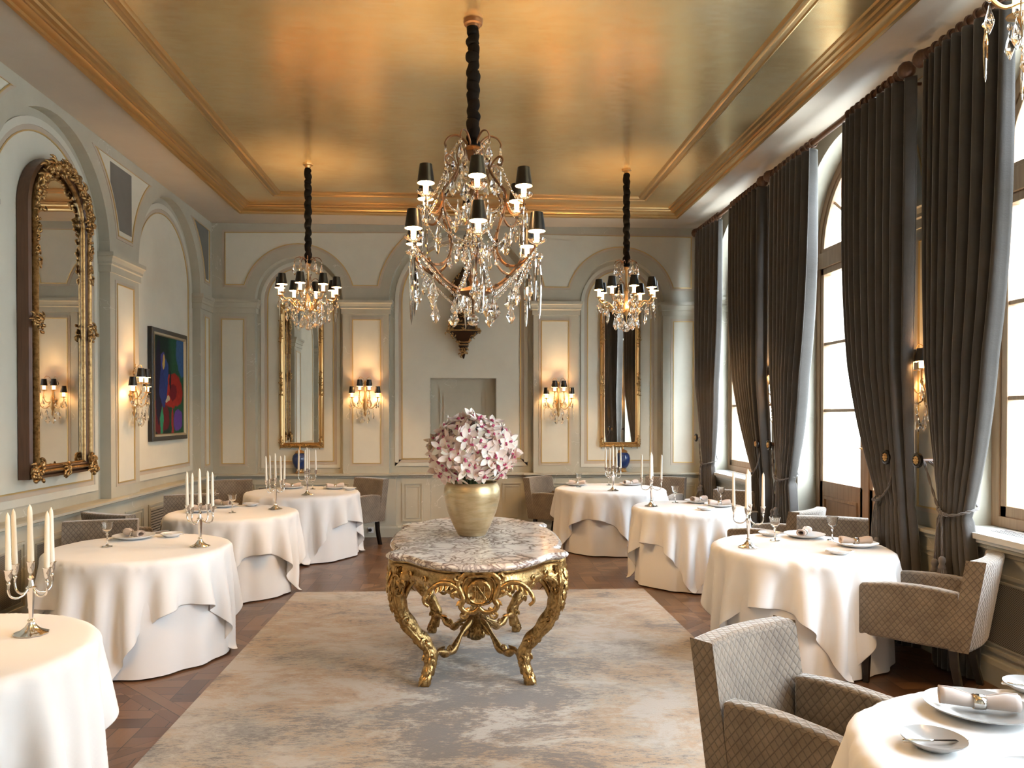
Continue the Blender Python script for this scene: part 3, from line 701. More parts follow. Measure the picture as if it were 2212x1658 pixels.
TBL = dict(L1=((-2.05, 3.02), .60, .555, .05, 11), L2=((-2.20, 5.34), .605, .565, .06, 2), L3=((-2.12, 7.18), .60, .52, -.08, 3), L4=((-1.86, 9.02), .675, .625, .25, 4),
           R1=((1.66, 1.87), .62, .57, .1, 5), R2=((2.33, 5.14), .60, .55, .04, 6), R3=((2.24, 7.40), .57, .52, -.22, 7), R4=((1.82, 9.28), .68, .61, .30, 8))
WHERE = dict(L1='left row nearest the camera, cut by the left edge', L2='second in the left row, in front of the gilt arched mirror', L3='third in the left row, below the painting', L4='far left, below the left gilt mirror',
             R1='front right corner, beside the nearest armchair', R2='second in the right row, nearest one seen whole', R3='third in the right row, between two candelabra', R4='far right, below the right gilt mirror')
for k, (c, r, rs, rot, seed) in TBL.items():
    tablecloth(k, c, r, rs, rot + PI / 4, seed, 'white square tablecloth, ' + WHERE[k], 'long floor-length under-cloth, ' + WHERE[k])

# ------------------------------------------------------------------ armchairs
def extrude_x(mb, prof, x0, x1):
    n = len(prof); a = [(x0, y, z) for y, z in prof]; b = [(x1, y, z) for y, z in prof]
    fs = [tuple(range(n))[::-1], tuple(range(n, 2 * n))] + [(i, (i + 1) % n, n + (i + 1) % n, n + i) for i in range(n)]
    mb.add(a + b, fs)
def make_chair(label):
    """faces -Y locally; root at the floor under the seat"""
    t = thing('upholstered_armchair', label, 'armchair')
    hw = .262
    mb = MB(); N = 9
    # gently curved leaning backrest
    def bk(x, z, f):
        lean = max(0, (z - .30)) * .16; cv = .035 * (1 - (x / hw) ** 2)
        return (x, (.20 + lean + cv) if f else (.30 + lean + cv * .9), z)
    zs = [.30, .42, .55, .68, .79, .825]; xs = np.linspace(-hw, hw, N)
    F = [[bk(x, z, True) for x in xs] for z in zs]; B = [[bk(x, z, False) for x in xs] for z in zs]
    mb.grid([r for r in F] + [r for r in B[::-1]] + [F[0]])
    for e in (0, -1):
        col = [r[e] for r in F] + [r[e] for r in B[::-1]]; mb.add(col, [tuple(range(len(col)))])
    mb.build('backrest', quilt, t, bevel=.022, boxuv=True, bseg=3, angle=50)
    pr = [(-.29, .30), (-.295, .60), (-.27, .618), (-.12, .638), (.02, .645), (.13, .642), (.245, .63), (.24, .30)]
    for s in (-1, 1):
        mb = MB(); extrude_x(mb, pr, s * (hw - .003), s * (hw - .075)); mb.build('armrest', quilt, t, bevel=.016, boxuv=True, bseg=3, angle=50)
    mb = MB(); mb.box((0, -.04, .345), (hw - .08, .235, .045)); mb.build('seat_frame', quilt, t, bevel=.012, boxuv=True, angle=50)
    mb = MB(); mb.box((0, -.04, .425), (hw - .082, .245, .042)); mb.build('seat', plainv, t, bevel=.03, boxuv=True, bseg=3, angle=50)
    for sx in (-1, 1):
        mb = MB(); x = sx * (hw - .045); mb.grid([[(x - .024, -.275, .31), (x + .024, -.275, .31), (x + .024, -.225, .31), (x - .024, -.225, .31)], [(x - .016, -.27, 0), (x + .016, -.27, 0), (x + .016, -.238, 0), (x - .016, -.238, 0)]], closed=True); mb.build('leg', blackw, t, bevel=.003, smooth=False)
        mb = MB(); P = [(.215, .31), (.225, .2), (.245, .1), (.275, 0)]
        mb.grid([[(x - .02, y - .022, z), (x + .02, y - .022, z), (x + .02, y + .022 - (.31 - z) * .03, z), (x - .02, y + .022 - (.31 - z) * .03, z)] for y, z in P], closed=True); mb.build('leg', blackw, t, smooth=False)
    return t
GCH = 'quilted taupe armchairs around the dining tables'
ch0 = make_chair('x'); used = False
def chair(mid, face, label):
    """mid: point on the floor below the backrest's middle; face: heading of the sitter"""
    global used
    f = Vector(face).normalized(); c = Vector(mid) + f * .31; rz = math.atan2(f.y, f.x) + PI / 2
    if not used:
        used = True; ch0.location = (c.x, c.y, 0); ch0.rotation_euler = (0, 0, rz); ch0['label'] = label; ch0['group'] = GCH; return
    tree(ch0, label, (c.x, c.y, 0), rz, GCH)
chair((1.10, 2.86), (.56, -.83), 'quilted taupe armchair in the foreground, its inside turned to the front right table')
chair((3.035, 4.32), (-.70, .714), 'quilted armchair with window-lit white back, right of the nearest whole table')
chair((2.95, 5.95), (-.40, -.91), 'dark quilted armchair behind the second right table, facing the camera')
chair((2.97, 6.47), (-.65, .76), 'quilted armchair with bright back and raised arm, before the French door')
chair((2.96, 8.06), (-.67, -.74), 'brown-grey armchair behind the third right table, below the far window sill')
chair((2.66, 9.86), (-.55, -.84), 'armchair at the far right table, next to the farthest curtain')
chair((1.02, 10.0), (.75, -.66), 'armchair with pale lit back, left of the far right table')
chair((-1.17, 9.84), (-.62, -.78), 'armchair right of the far left table, with dark inner back')
chair((-2.88, 9.66), (.35, -.93), 'quilted armchair in the far left corner of the room')
chair((-2.75, 7.92), (.30, -.95), 'quilted armchair behind the third left table, below the painting')
chair((-2.92, 6.49), (.45, .89), 'armchair by the left dado with only its back corner and arm showing')
chair((-2.78, 6.02), (.25, -.97), 'quilted armchair behind the second left table, below the arched mirror')

# ------------------------------------------------------------------ tableware
TT = TZ + .0075
def mkcandelabrum():
    t = thing('candelabrum', 'x', 'candelabrum')
    mb = MB(); mb.lathe([(.0, 0), (.062, 0), (.064, .004), (.052, .010), (.040, .014), (.026, .026), (.016, .040), (.011, .050), (.014, .056), (.009, .062)], seg=36, lobes=10, amp=.07); mb.build('base', silver, t, angle=50)
    mb = MB(); mb.lathe([(.008, .06), (.009, .075), (.0165, .185), (.021, .192), (.012, .198), (.010, .21), (.008, .222), (.013, .232), (.007, .24), (.007, .25)], seg=8, caps=False); mb.build('stem', silver, t, angle=30)
    for k in range(4):
        a = PI / 4 + k * PI / 2 + .25; ca, sa = math.cos(a), math.sin(a)
        P = [(.008, .195), (.03, .168), (.06, .16), (.087, .172), (.097, .20), (.094, .222)]
        mb = MB(); mb.tube([(r * ca, r * sa, z) for r, z in catmull([(r, z) for r, z in P], 4)] if False else [(q.x * ca, q.x * sa, q.y) for q in catmull(P, 4)], .0048, 8)
        mb.lathe([(.004, .218), (.009, .226), (.005, .232), (.010, .242), (.0135, .26), (.0145, .275), (.018, .280), (.014, .282), (.012, .276)], (.095 * ca, .095 * sa, 0), 14); mb.build('arm', silver, t, angle=60)
    mb = MB(); mb.lathe([(.006, .248), (.010, .256), (.0135, .275), (.0145, .292), (.018, .298), (.014, .30), (.012, .294)], seg=14); mb.build('candle_cup', silver, t, angle=60)
    return t
cand0 = mkcandelabrum()
cmesh = MB(); cmesh.lathe([(.0115, 0), (.0112, .02), (.0085, .215), (.0065, .232), (.001, .245)], seg=14); cmesh = cmesh.build('taper_candle', wax, angle=50)
cused = [0]
def candelabrum(x, y, where, rz=0.0):
    if cused[0] == 0: o = cand0; o.location = (x, y, TT); o.rotation_euler = (0, 0, rz); o['label'] = 'silver five-light candelabrum ' + where; o['group'] = 'silver candelabra'
    else: tree(cand0, 'silver five-light candelabrum ' + where, (x, y, TT), rz, 'silver candelabra')
    for k in range(5):
        c = cmesh if cused[0] == 0 and k == 0 else cp(cmesh)
        if k == 4: c.location = (x, y, TT + .284); tag(c, 'tallest centre candle in the candelabrum ' + where, 'candle', 'centre candles'); c.scale = (1.1, 1.1, 1.02)
        else:
            a = PI / 4 + k * PI / 2 + .25 + rz; c['k'] = 0; del c['k']; c.location = (x + .095 * math.cos(a), y + .095 * math.sin(a), TT + .266); tag(c, 'outer taper candle, ' + ('leftmost', 'second from left', 'second from right', 'rightmost')[sorted(range(4), key=lambda q: (x + .095 * math.cos(PI / 4 + q * PI / 2 + .25 + rz)) / (y + .095 * math.sin(PI / 4 + q * PI / 2 + .25 + rz))).index(k)] + ', in the candelabrum ' + where, 'candle', 'outer candles ' + where)
            c.rotation_euler = (random.uniform(-.02, .02), random.uniform(-.02, .02), 0)
    cused[0] = 1
candelabrum(-1.775, 3.23, 'nearest the camera on the left', .1)
candelabrum(-1.787, 5.304, 'on the second left table', .3)
candelabrum(-1.767, 7.34, 'on the third left table', -.25)
candelabrum(-1.72, 8.60, 'on the far left table', .5)
candelabrum(1.945, 5.094, 'on the nearest whole right table', .05)
candelabrum(1.855, 7.387, 'on the third right table', .2)
candelabrum(1.78, 8.90, 'on the far right table', -.1)

def mkglass():
    t = thing('wine_glass', 'x', 'glass')
    mb = MB(); mb.lathe([(0, .001), (.033, 0), (.034, .003), (.012, .007), (.006, .016), (.0045, .05), (.0045, .072), (.009, .078), (.0095, .083), (.005, .089), (.008, .094)], seg=20); mb.build('stem', crystal, t, angle=50)
    mb = MB(); mb.lathe([(.006, .093), (.022, .102), (.031, .118), (.033, .135), (.034, .150), (.041, .168), (.0395, .168), (.032, .150), (.031, .135), (.029, .119), (.020, .105), (.001, .098)], seg=32, lobes=16, amp=.025, caps=False); mb.build('bowl', crystal, t, angle=50)
    return t
def mkplate(r, mat):
    mb = MB(); mb.lathe([(0, .004), (r * .42, .004), (r * .55, .008), (r * .97, .026), (r, .028), (r * .99, .024), (r * .58, .002), (r * .40, 0), (0, 0)], seg=48); return mb.build('plate', mat, angle=60)
def mknapkin():
    t = thing('rolled_napkin', 'x', 'napkin')
    mb = MB(); rows = []
    for i, x in enumerate(np.linspace(-.105, .105, 15)):
        k = abs(x) / .105; r = .019 + .010 * min(1, k * 1.5) ** 1.2; row = []
        for j in range(41):
            u = j / 40; a = u * 2 * PI * 2.1 + .3; rr = r * (1 - .42 * (1 - u)); row.append((x, rr * math.cos(a) * 1.12, r + rr * math.sin(a) * .92))
        rows.append(row)
    mb.grid(rows); mb.build('rolled_cloth', napkinm, t, solid=.003)
    mb = MB(); rows = [[(x, .0235 * 1.12 * math.cos(a), .0195 + .0222 * math.sin(a)) for a in np.linspace(0, 2 * PI, 24, endpoint=False)] for x in np.linspace(-.016, .016, 3)]
    mb.grid(rows, closed=True); mb.build('napkin_ring', silver, t, solid=.0015)
    return t
def mkknife():
    t = thing('butter_knife', 'x', 'knife')
    mb = MB(); mb.tube([(-.085, 0, .003), (-.08, 0, .003), (-.05, 0, .003), (-.01, 0, .003), (.0, 0, .003)], [.003, .0062, .0045, .004, .003], 8, .6); mb.build('handle', silver, t)
    mb = MB(); P = [(0, -.004), (.06, -.0085), (.085, -.007), (.098, .002), (.085, .0055), (0, .004)]; mb.add([(x, y, .0025) for x, y in P] + [(x, y, .0045) for x, y in P], [(0, 1, 2, 3, 4, 5), (11, 10, 9, 8, 7, 6)] + [(i, (i + 1) % 6, 6 + (i + 1) % 6, 6 + i) for i in range(6)]); mb.build('blade', silver, t, smooth=False)
    return t
gl0 = mkglass(); pl0 = mkplate(.145, white_china); pg0 = mkplate(.150, grey_china); sp0 = mkplate(.078, white_china); sg0 = mkplate(.082, grey_china); nk0 = mknapkin(); kn0 = mkknife()
first = {}
def put(proto, key, loc, rz, label, cat, group, rx=0.0):
    if key not in first:
        first[key] = 1; o = proto; o.location = loc; o['label'] = label; o['category'] = cat; o['group'] = group
    else:
        if proto.type == 'EMPTY': o = tree(proto, label, loc, rz, group)
        else: o = cp(proto); o.location = loc; tag(o, label, cat, group)
    o.rotation_euler = (rx, 0, rz)
    return o
def glass(x, y, w): put(gl0, 'g', (x, y, TT), random.random() * 3, 'cut-crystal wine glass ' + w, 'glass', 'wine glasses')
def setting(x, y, rz, w, grey=False, nap=True):
    put(pg0 if grey else pl0, 'pg' if grey else 'pl', (x, y, TT), 0, ('grey' if grey else 'white') + ' dinner plate ' + w, 'plate', 'dinner plates')
    if nap: put(nk0, 'n', (x, y, TT + .015), rz, 'rolled napkin in a silver ring ' + w, 'napkin', 'rolled napkins', 0)
def side(x, y, rz, w, grey=False):
    put(sg0 if grey else sp0, 'sg' if grey else 'sp', (x, y, TT), 0, 'small side plate ' + w, 'plate', 'side plates')
    put(kn0, 'k', (x, y, TT + .0135), rz, 'silver butter knife on side plate ' + w, 'knife', 'butter knives', .0)
glass(2.24, 5.36, 'beside the candelabrum on the nearest whole right table'); glass(2.66, 5.36, 'at the back plate of the nearest whole right table')
setting(2.52, 5.50, .9, 'at the back of the nearest whole right table'); setting(2.70, 5.11, -.05, 'at the right of the nearest whole right table')
side(2.44, 4.83, -.15, 'at the front of the nearest whole right table'); side(2.29, 5.58, .2, 'at the back left of the nearest whole right table')
glass(2.18, 7.70, 'left on the third right table'); glass(2.62, 7.60, 'behind the plates on the third right table')
setting(2.42, 7.68, .6, 'at the back of the third right table'); setting(2.52, 7.36, -.05, 'at the right of the third right table'); side(2.30, 7.08, -.1, 'at the front of the third right table')
glass(1.45, 9.40, 'left on the far right table'); glass(1.87, 9.62, 'behind the candelabrum on the far right table')
setting(1.46, 9.60, -.3, 'at the left of the far right table'); setting(2.15, 9.62, .5, 'at the right of the far right table')
glass(-2.42, 5.33, 'on the second left table'); setting(-2.38, 5.66, -.7, 'at the back of the second left table'); side(-2.14, 5.74, -.2, 'at the back right of the second left table')
glass(-2.10, 7.10, 'in front on the third left table'); glass(-2.42, 7.55, 'behind on the third left table')
setting(-2.32, 7.55, -.6, 'at the back of the third left table'); setting(-2.42, 7.20, .1, 'at the left of the third left table'); side(-2.07, 7.62, -.1, 'at the back right of the third left table')
glass(-1.79, 9.28, 'in the middle of the far left table'); glass(-2.30, 9.42, 'at the left of the far left table')
setting(-1.53, 9.32, .4, 'at the right of the far left table'); setting(-2.06, 9.40, .1, 'at the back left of the far left table'); side(-1.33, 9.16, .4, 'at the right edge of the far left table')
setting(-2.24, 3.42, .4, 'at the back of the front left table', nap=False)
setting(1.565, 2.235, -.42, 'in the front right corner', grey=True); side(1.285, 2.015, -.05, 'at the left of the front right table', grey=True)
side(1.86, 2.40, -.5, 'at the back right of the front right table', grey=True)
setting(1.42, 1.74, .9, 'at the bottom edge on the front right table', grey=True, nap=False); glass(1.86, 2.22, 'cut by the right edge on the front right table')

# ------------------------------------------------------------------ gilt console centre table
CT = (.095, 5.12); MZ = .83
Q = [(.59, 0), (.585, .20), (.555, .36), (.515, .45), (.535, .50), (.57, .545), (.572, .60), (.535, .65), (.475, .665), (.43, .715), (.36, .82), (.25, .93), (.12, .985), (0, 1.0)]
Q = [(x * .945, y) for x, y in Q]
OUT = [(x, y) for x, y in Q] + [(-x, y) for x, y in Q[-2::-1]] + [(-x, -y) for x, y in Q[1:]] + [(x, -y) for x, y in Q[-2:0:-1]]
OUT = [tuple(p) for p in catmull(OUT, 4, True)]
def inset(P, d):
    n = len(P); out = []
    for i in range(n):
        a, c = Vector(P[(i - 2) % n]), Vector(P[(i + 2) % n]); t = (c - a).normalized(); out.append((P[i][0] - t.y * d, P[i][1] + t.x * d))
    return out
def spiral(c, r0, turns, a0, ax1, ax2, n=22, r1=.15):
    c = Vector(c); ax1 = Vector(ax1); ax2 = Vector(ax2)
    return [c + ax1 * (r0 * (1 - (1 - r1) * k / n) * math.cos(a0 + turns * 2 * PI * k / n)) + ax2 * (r0 * (1 - (1 - r1) * k / n) * math.sin(a0 + turns * 2 * PI * k / n)) for k in range(n + 1)]
def leaf(mb, p, d, up, L, w, curl=.4, n=7):
    """small acanthus leaf: curved tapering strip with lobes"""
    p = Vector(p); d = Vector(d).normalized(); up = Vector(up).normalized(); sd = d.cross(up).normalized(); pts = []; rad = []
    for k in range(n):
        t = k / (n - 1); pts.append(p + d * (L * t) + up * (L * curl * t * t)); rad.append(max(.002, w * math.sin(PI * min(1, .15 + t * .85)) * (1 + .22 * math.cos(t * 18))))
    mb.tube(pts, rad, 6, .45, up=sd)
ct = thing('console_centre_table', 'gilt rococo table with scalloped veined marble top, holding the vase of orchids', 'table', (CT[0], CT[1], .026))
MZ0 = MZ - .026
mb = MB(); rows = [[(x, y, z) for x, y in inset(OUT, d)] for d, z in [(.09, -.045), (.035, -.045), (.022, -.040), (.02, -.034), (.004, -.030), (-.001, -.020), (.003, -.010), (.014, -.005), (.018, 0), (.024, 0)]]
rows = [[(x, y, z + MZ0) for x, y, z in r] for r in rows]; mb.grid(rows, closed=True); mb.add(rows[-1], [tuple(range(len(rows[-1])))]); mb.add(rows[0], [tuple(range(len(rows[0])))[::-1]])
mb.build('marble_top', marble, ct, angle=60)['label'] = 'white marble top with brown and purple veins'
# apron: scalloped lower edge
A0 = inset(OUT, .045); n = len(A0); mb = MB(); rows = []
def apz(x, y):
    a = math.atan2(y / 1.0, x / .59); e = abs(math.sin(a)) ; s_ = abs(math.cos(a))
    d = .105 + .045 * math.cos(4 * a) ** 2 * 0 + .06 * max(0, e - .93) / .07 + .05 * max(0, s_ - .95) / .05
    corner = max(0, 1 - abs(abs(math.atan2(abs(y), abs(x))) - math.atan2(.56, .53)) / .22); return d + .05 * corner
for k, (dd, f) in enumerate([(.0, 0), (.0, .12), (.010, .16), (.010, .55), (.0, .62), (-.006, .8), (-.004, 1.0), (.02, 1.02), (.03, .9)]):
    P = inset(OUT, .045 + dd); rows.append([(x, y, MZ0 - .044 - apz(x, y) * f) for x, y in P])
mb.grid(rows, closed=True)
AP_ = inset(OUT, .045); L_ = len(AP_)
for k in range(0, L_, 3):
    x, y = AP_[k]; x2, y2 = AP_[(k + 1) % L_]; tv = Vector((x2 - x, y2 - y, 0)).normalized(); nv = Vector((tv.y, -tv.x, 0)); zz = MZ0 - .044 - apz(x, y)
    leaf(mb, Vector((x, y, zz + .012)) + nv * .004, (tv.x * .5, tv.y * .5, -.6), nv, .042, .012, .1)
    if k % 6 == 0: mb.tube(spiral(Vector((x, y, zz + .034)) + nv * .006, .022, 1.3, k, tv, (0, 0, 1)), [.0065] * 23, 5)
mb.tube([(x, y, MZ0 - .062) for x, y in inset(OUT, .04)] + [(*inset(OUT, .04)[0], MZ0 - .062)], .006, 5); mb.build('apron', gilt, ct, angle=60)['label'] = 'carved gilt apron below the marble'
# legs
for sx in (-1, 1):
    for sy in (-1, 1):
        mb = MB(); dx, dy = .80 * sx, .6 * sy; dl = math.hypot(dx, dy); dx /= dl; dy /= dl
        K = [(.455, .535, .755), (.475, .560, .66), (.480, .570, .56), (.455, .560, .45), (.39, .54, .335), (.315, .52, .245), (.278, .515, .165), (.292, .535, .08), (.31, .555, .03), (.312, .56, 0)]
        K = [(x * sx, y * sy, z) for x, y, z in K]; P = catmull(K, 5); m = len(P)
        rad = [(.060 - .028 * (i / m) + .022 * max(0, 1 - i / 9)) * (1 + .10 * math.sin(i * 1.1)) if i / m < .80 else .028 + .010 * math.sin((i / m - .8) / .2 * PI) for i in range(m)]
        mb.tube(P, rad, 10, .72, up=(dx, dy, 0))
        # outer ribs and leaves
        for off in (-.75, .75):
            mb.tube([p + Vector((-dy * off * .72 + dx * .62, dx * off * .72 + dy * .62, 0)) * rad[i + 2] for i, p in enumerate(P[2:-6])], .0085, 6)
        for i in range(3, m - 8, 3):
            p = P[i]; tg = (P[i + 1] - P[i - 1]).normalized(); leaf(mb, p + Vector((dx, dy, 0)) * rad[i] * .92, tg, Vector((dx, dy, 0)) - tg * tg.dot(Vector((dx, dy, 0))), .075, .022, .05); [leaf(mb, p + Vector((-dy, dx, 0)) * q * rad[i] * .66, tg, Vector((-dy, dx, 0)) * q, .065, .017, .05) for q in (-1, 1)]
        for i in (3, 9, 17, 24, 31):
            for q in (-1, 1): mb.tube(spiral(P[i] + Vector((dx * .3 - dy * q * .78, dy * .3 + dx * q * .78, 0)) * rad[i], .034 if i < 12 else .026, 1.3, i, (dx, dy, 0), (0, 0, 1)), [.010 * (1 - .5 * k / 22) for k in range(23)], 5)
        # inner C-scroll running up to the apron
        for (hx, hy) in ((-sx, 0), (0, -sy)):
            c = Vector((.45 * sx, .53 * sy, .0)); H = Vector((hx, hy, 0)) * (1.0 if hx else 1.0)
            S = [c + Vector((0, 0, .50)), c + H * .05 + Vector((0, 0, .60)), c + H * .13 + Vector((0, 0, .655)), c + H * .22 + Vector((0, 0, .64)), c + H * .27 + Vector((0, 0, .585)), c + H * .25 + Vector((0, 0, .56))]
            mb.tube(catmull(S, 5), [.018 - .008 * k / 25 for k in range(26)], 7)
            mb.tube(catmull([p + Vector((0, 0, .03)) for p in S], 5), [.009] * 26, 5)
            for k in range(4): leaf(mb, S[1 + min(k, 3)] + Vector((0, 0, -.01)), (hx * .5, hy * .5, -1), (hx, hy, 0), .035, .010)
            mb.tube(spiral(S[-1], .026, 1.3, 1.2, H, (0, 0, 1)), [.009] * 23, 5)
        # scroll foot
        f = Vector((.312 * sx, .557 * sy, .045)); mb.tube(spiral(f, .034, 1.25, -1.5, (dx, dy, 0), (0, 0, 1)), [.014 * (1 - .4 * k / 22) for k in range(23)], 6)
        mb.box((.312 * sx, .557 * sy, .014), (.024, .024, .014)); leaf(mb, (.285 * sx, .535 * sy, .13), (dx * .3, dy * .3, -1), (dx, dy, .3), .08, .024)
        mb.build('leg', gilt, ct, angle=60)
        # stretcher to the centre knot
        mb = MB(); S = [(.28 * sx, .515 * sy, .13), (.24 * sx, .42 * sy, .155), (.19 * sx, .34 * sy, .12), (.15 * sx, .26 * sy, .12), (.09 * sx, .15 * sy, .20), (.03 * sx, .05 * sy, .25)]
        SP = catmull(S, 5); mb.tube(SP, [.021 + .006 * math.sin(k * .9) for k in range(len(SP))], 8)
        leaf(mb, SP[5] + Vector((0, 0, .012)), (-sx * .4, -sy * .8, -.05), (0, 0, 1), .09, .020, .1); mb.tube(spiral(SP[12] + Vector((0, 0, .02)), .03, 1.2, 0, (-sx * .5, -sy * .85, 0), (0, 0, 1)), [.008] * 23, 5)
        mb.build('stretcher', gilt, ct, angle=60)
mb = MB(); mb.lathe([(.0, .10), (.05, .12), (.065, .17), (.05, .21), (.03, .235), (.045, .26), (.03, .30), (.035, .325), (.012, .36), (0, .365)], seg=24, lobes=6, amp=.16)
for k in range(8):
    a = k * PI / 4 + .2; leaf(mb, (.035 * math.cos(a), .035 * math.sin(a), .28), (math.cos(a) * .7, math.sin(a) * .7, -.7), (math.cos(a), math.sin(a), .6), .12, .026, .35)
    mb.tube(spiral((.09 * math.cos(a + .3), .09 * math.sin(a + .3), .17), .035, 1.2, 1, (math.cos(a), math.sin(a), 0), (0, 0, 1)), [.010] * 23, 5)
mb.build('centre_finial', gilt, ct, angle=60)
for sy in (-1, 1):
    mb = MB(); y = sy * .955; zc = MZ0 - .155
    mb.lathe([(0, .006), (.055, .004), (.062, .010), (.070, .004), (.072, -.004)], seg=32)
    M = Matrix.Rotation(R(90) * (1 if sy < 0 else -1), 4, 'X'); mb.v = [tuple((M @ Vector(p)) * 1.0 + Vector((0, y - .012 * 0, zc))) for p in mb.v]; mb.v = [(x, y + (yy - y) * 1.0 + sy * .004, z) for x, yy, z in mb.v]
    if sy < 0:
        # interlaced monogram letters
        yy = y - .016
        for P in ([(-.038, 0, -.02), (-.042, 0, -.03), (-.030, 0, -.034), (-.022, 0, -.02), (-.022, 0, .036), (-.032, 0, .036)], [(-.008, 0, -.034), (-.008, 0, .034), (.010, 0, -.01), (.028, 0, .034), (.028, 0, -.034)],
                  [(.044, 0, -.028), (.040, 0, -.036), (.018, 0, .0), (-.012, 0, .036)], [(-.040, 0, .006), (.0, 0, .012), (.040, 0, .004)]):
            mb.tube([(x, yy, zc + z) for x, _, z in P], .0042, 5)
    for s in (-1, 1):
        X = (s, 0, 0); Z = (0, 0, 1); o_ = lambda x, z: Vector((s * x, y, zc + z))
        mb.tube(catmull([o_(.02, .105), o_(.075, .10), (o_(.115, .055)), o_(.10, 0), o_(.085, -.04), o_(.10, -.075), o_(.075, -.105), o_(.03, -.11), o_(0, -.085)], 4), [.017 - .006 * abs(k / 32 - .5) for k in range(33)], 7)
        mb.tube(catmull([o_(.0, .085), o_(.06, .08), o_(.088, .04), o_(.08, -.02), o_(.055, -.06), o_(0, -.07)], 4), .007, 6)
        mb.tube(spiral(o_(.115, .085), .03, 1.3, 3, X, Z), [.010] * 23, 5); mb.tube(spiral(o_(.085, -.125), .028, 1.3, 1, X, Z), [.009] * 23, 5)
        mb.tube(catmull([o_(.12, .02), o_(.17, .05), o_(.23, .045), o_(.28, .0), o_(.30, -.05), o_(.275, -.075)], 4), [.016 - .007 * k / 20 for k in range(21)], 7)
        for q in range(6): leaf(mb, o_(.14 + q * .028, .05 - .004 * q * q * .5), (s * .4, 0, -1), (0, sy, .2), .04, .011)
        for q in range(5): a = q * .5; leaf(mb, o_(.10 * math.cos(a - 1), .10 * math.sin(a - 1)), (s * math.cos(a - 1), 0, math.sin(a - 1)), (0, sy, 0), .045, .015)
    mb.build('cartouche', gilt, ct, angle=60)['label'] = 'carved oval cartouche with interlaced monogram' if sy < 0 else 'carved cartouche at the far end'
for s in (-1, 1):
    mb = MB(); x = s * .545; o_ = lambda y, z: Vector((x, y, MZ0 - .13 + z))
    for t_ in (-1, 1):
        mb.tube(catmull([o_(0, -.07), o_(t_ * .06, -.05), o_(t_ * .09, .01), o_(t_ * .05, .06), o_(0, .06)], 4), .014, 7)
        mb.tube(catmull([o_(t_ * .10, .02), o_(t_ * .18, .04), o_(t_ * .26, .0), o_(t_ * .28, -.05)], 4), [.014 - .006 * k / 12 for k in range(13)], 7)
        for q in range(5): leaf(mb, o_(t_ * (.02 + q * .05), .02), (0, t_ * .4, -1), (s, 0, .2), .05, .013)
    mb.build('side_carving', gilt, ct, angle=60)

# vase and orchids
vz = MZ
mb = MB(); mb.lathe([(0, 0), (.088, 0), (.094, .006), (.128, .07), (.165, .16), (.186, .24), (.190, .285), (.186, .325), (.172, .352), (.165, .358), (.160, .350), (.165, .30), (.14, .15), (.08, .03), (0, .02)], seg=64)
o = mb.build('vase', goldvase, angle=60); o.location = (CT[0] - .025, 5.16, vz + .001); tag(o, 'rounded matte gold vase of orchids on the marble table', 'vase')
bq = thing('orchid_bouquet', 'dome of pale pink orchids with magenta lips in the gold vase', 'flowers', (CT[0] - .025, 5.16, vz + .30))
def petal(mb, ang, L, w, cup, tilt=.25):
    P = []; n = 5
    for i in range(n):
        t = i / (n - 1); ww = w * math.sin(PI * (.12 + .86 * t)) ** .8; r = .008 + L * t; z = cup * t * t * L - tilt * L * t * (1 - t)
        row = []
        for q in (-1, -.5, 0, .5, 1):
            x = r; y = q * ww; zz = z + .18 * ww * (q * q); row.append((x * math.cos(ang) - y * math.sin(ang), x * math.sin(ang) + y * math.cos(ang), zz))
        P.append(row)
    mb.grid(P)
def bloom_meshes():
    ms = []
    for v in range(3):
        rr = random.Random(v); mb = MB()
        for k, (L, w) in enumerate(((.052, .0155), (.047, .017), (.046, .0145), (.046, .0145), (.047, .017))):
            petal(mb, PI / 2 + k * 2 * PI / 5 + rr.uniform(-.12, .12), L * rr.uniform(.95, 1.08), w, rr.uniform(-.25, .45))
        b = mb.build('orchid_bloom', pet, angle=80)
        mb = MB(); mb.ball((0, 0, .008), .0055, 8, 5, (1, 1, 1.3)); mb.ball((0, -.010, .006), .0075, 8, 5, (1, 1, .55)); mb.ball((0, -.005, .012), .004, 6, 4)
        l = mb.build('orchid_lip', lipm, angle=80); l.parent = b; ms.append((b, l))
    return ms
BM = bloom_meshes(); NB = 300; ga = PI * (3 - math.sqrt(5)); allb = []
for k in range(NB):
    u = (k + .5) / NB; zc = 1 - 1.72 * u; rr = math.sqrt(max(0, 1 - zc * zc)); a = k * ga
    d = Vector((rr * math.cos(a), rr * math.sin(a), zc)); q = random.Random(k)
    rad = q.uniform(.235, .272) if k % 3 else q.uniform(.19, .22)
    sxz = .275 / .26
    p = Vector((d.x * rad * 1.08, d.y * rad * 1.08, d.z * rad * (.96 if d.z > 0 else .82) + .25))
    n_ = (d + Vector((q.uniform(-.55, .55), q.uniform(-.55, .55), q.uniform(-.5, .35)))).normalized()
    rot = n_.to_track_quat('Z', 'Y').to_matrix().to_4x4() @ Matrix.Rotation(q.uniform(-PI, PI), 4, 'Z')
    M = Matrix.Translation(p) @ rot @ Matrix.Scale(q.uniform(1.15, 1.45), 4); allb.append((-(p.y) + .3 * n_.dot(Vector((0, -1, .2))), M, k % 3))
allb.sort(key=lambda t: -t[0]); usedv = set()
for _, M, v in allb[:96]:
    b, l = BM[v]
    if v in usedv: b2 = cp(b, bq); l2 = cp(l, b2)
    else: usedv.add(v); b2 = b; b.parent = bq
    b2.matrix_local = M
fillb = MB()
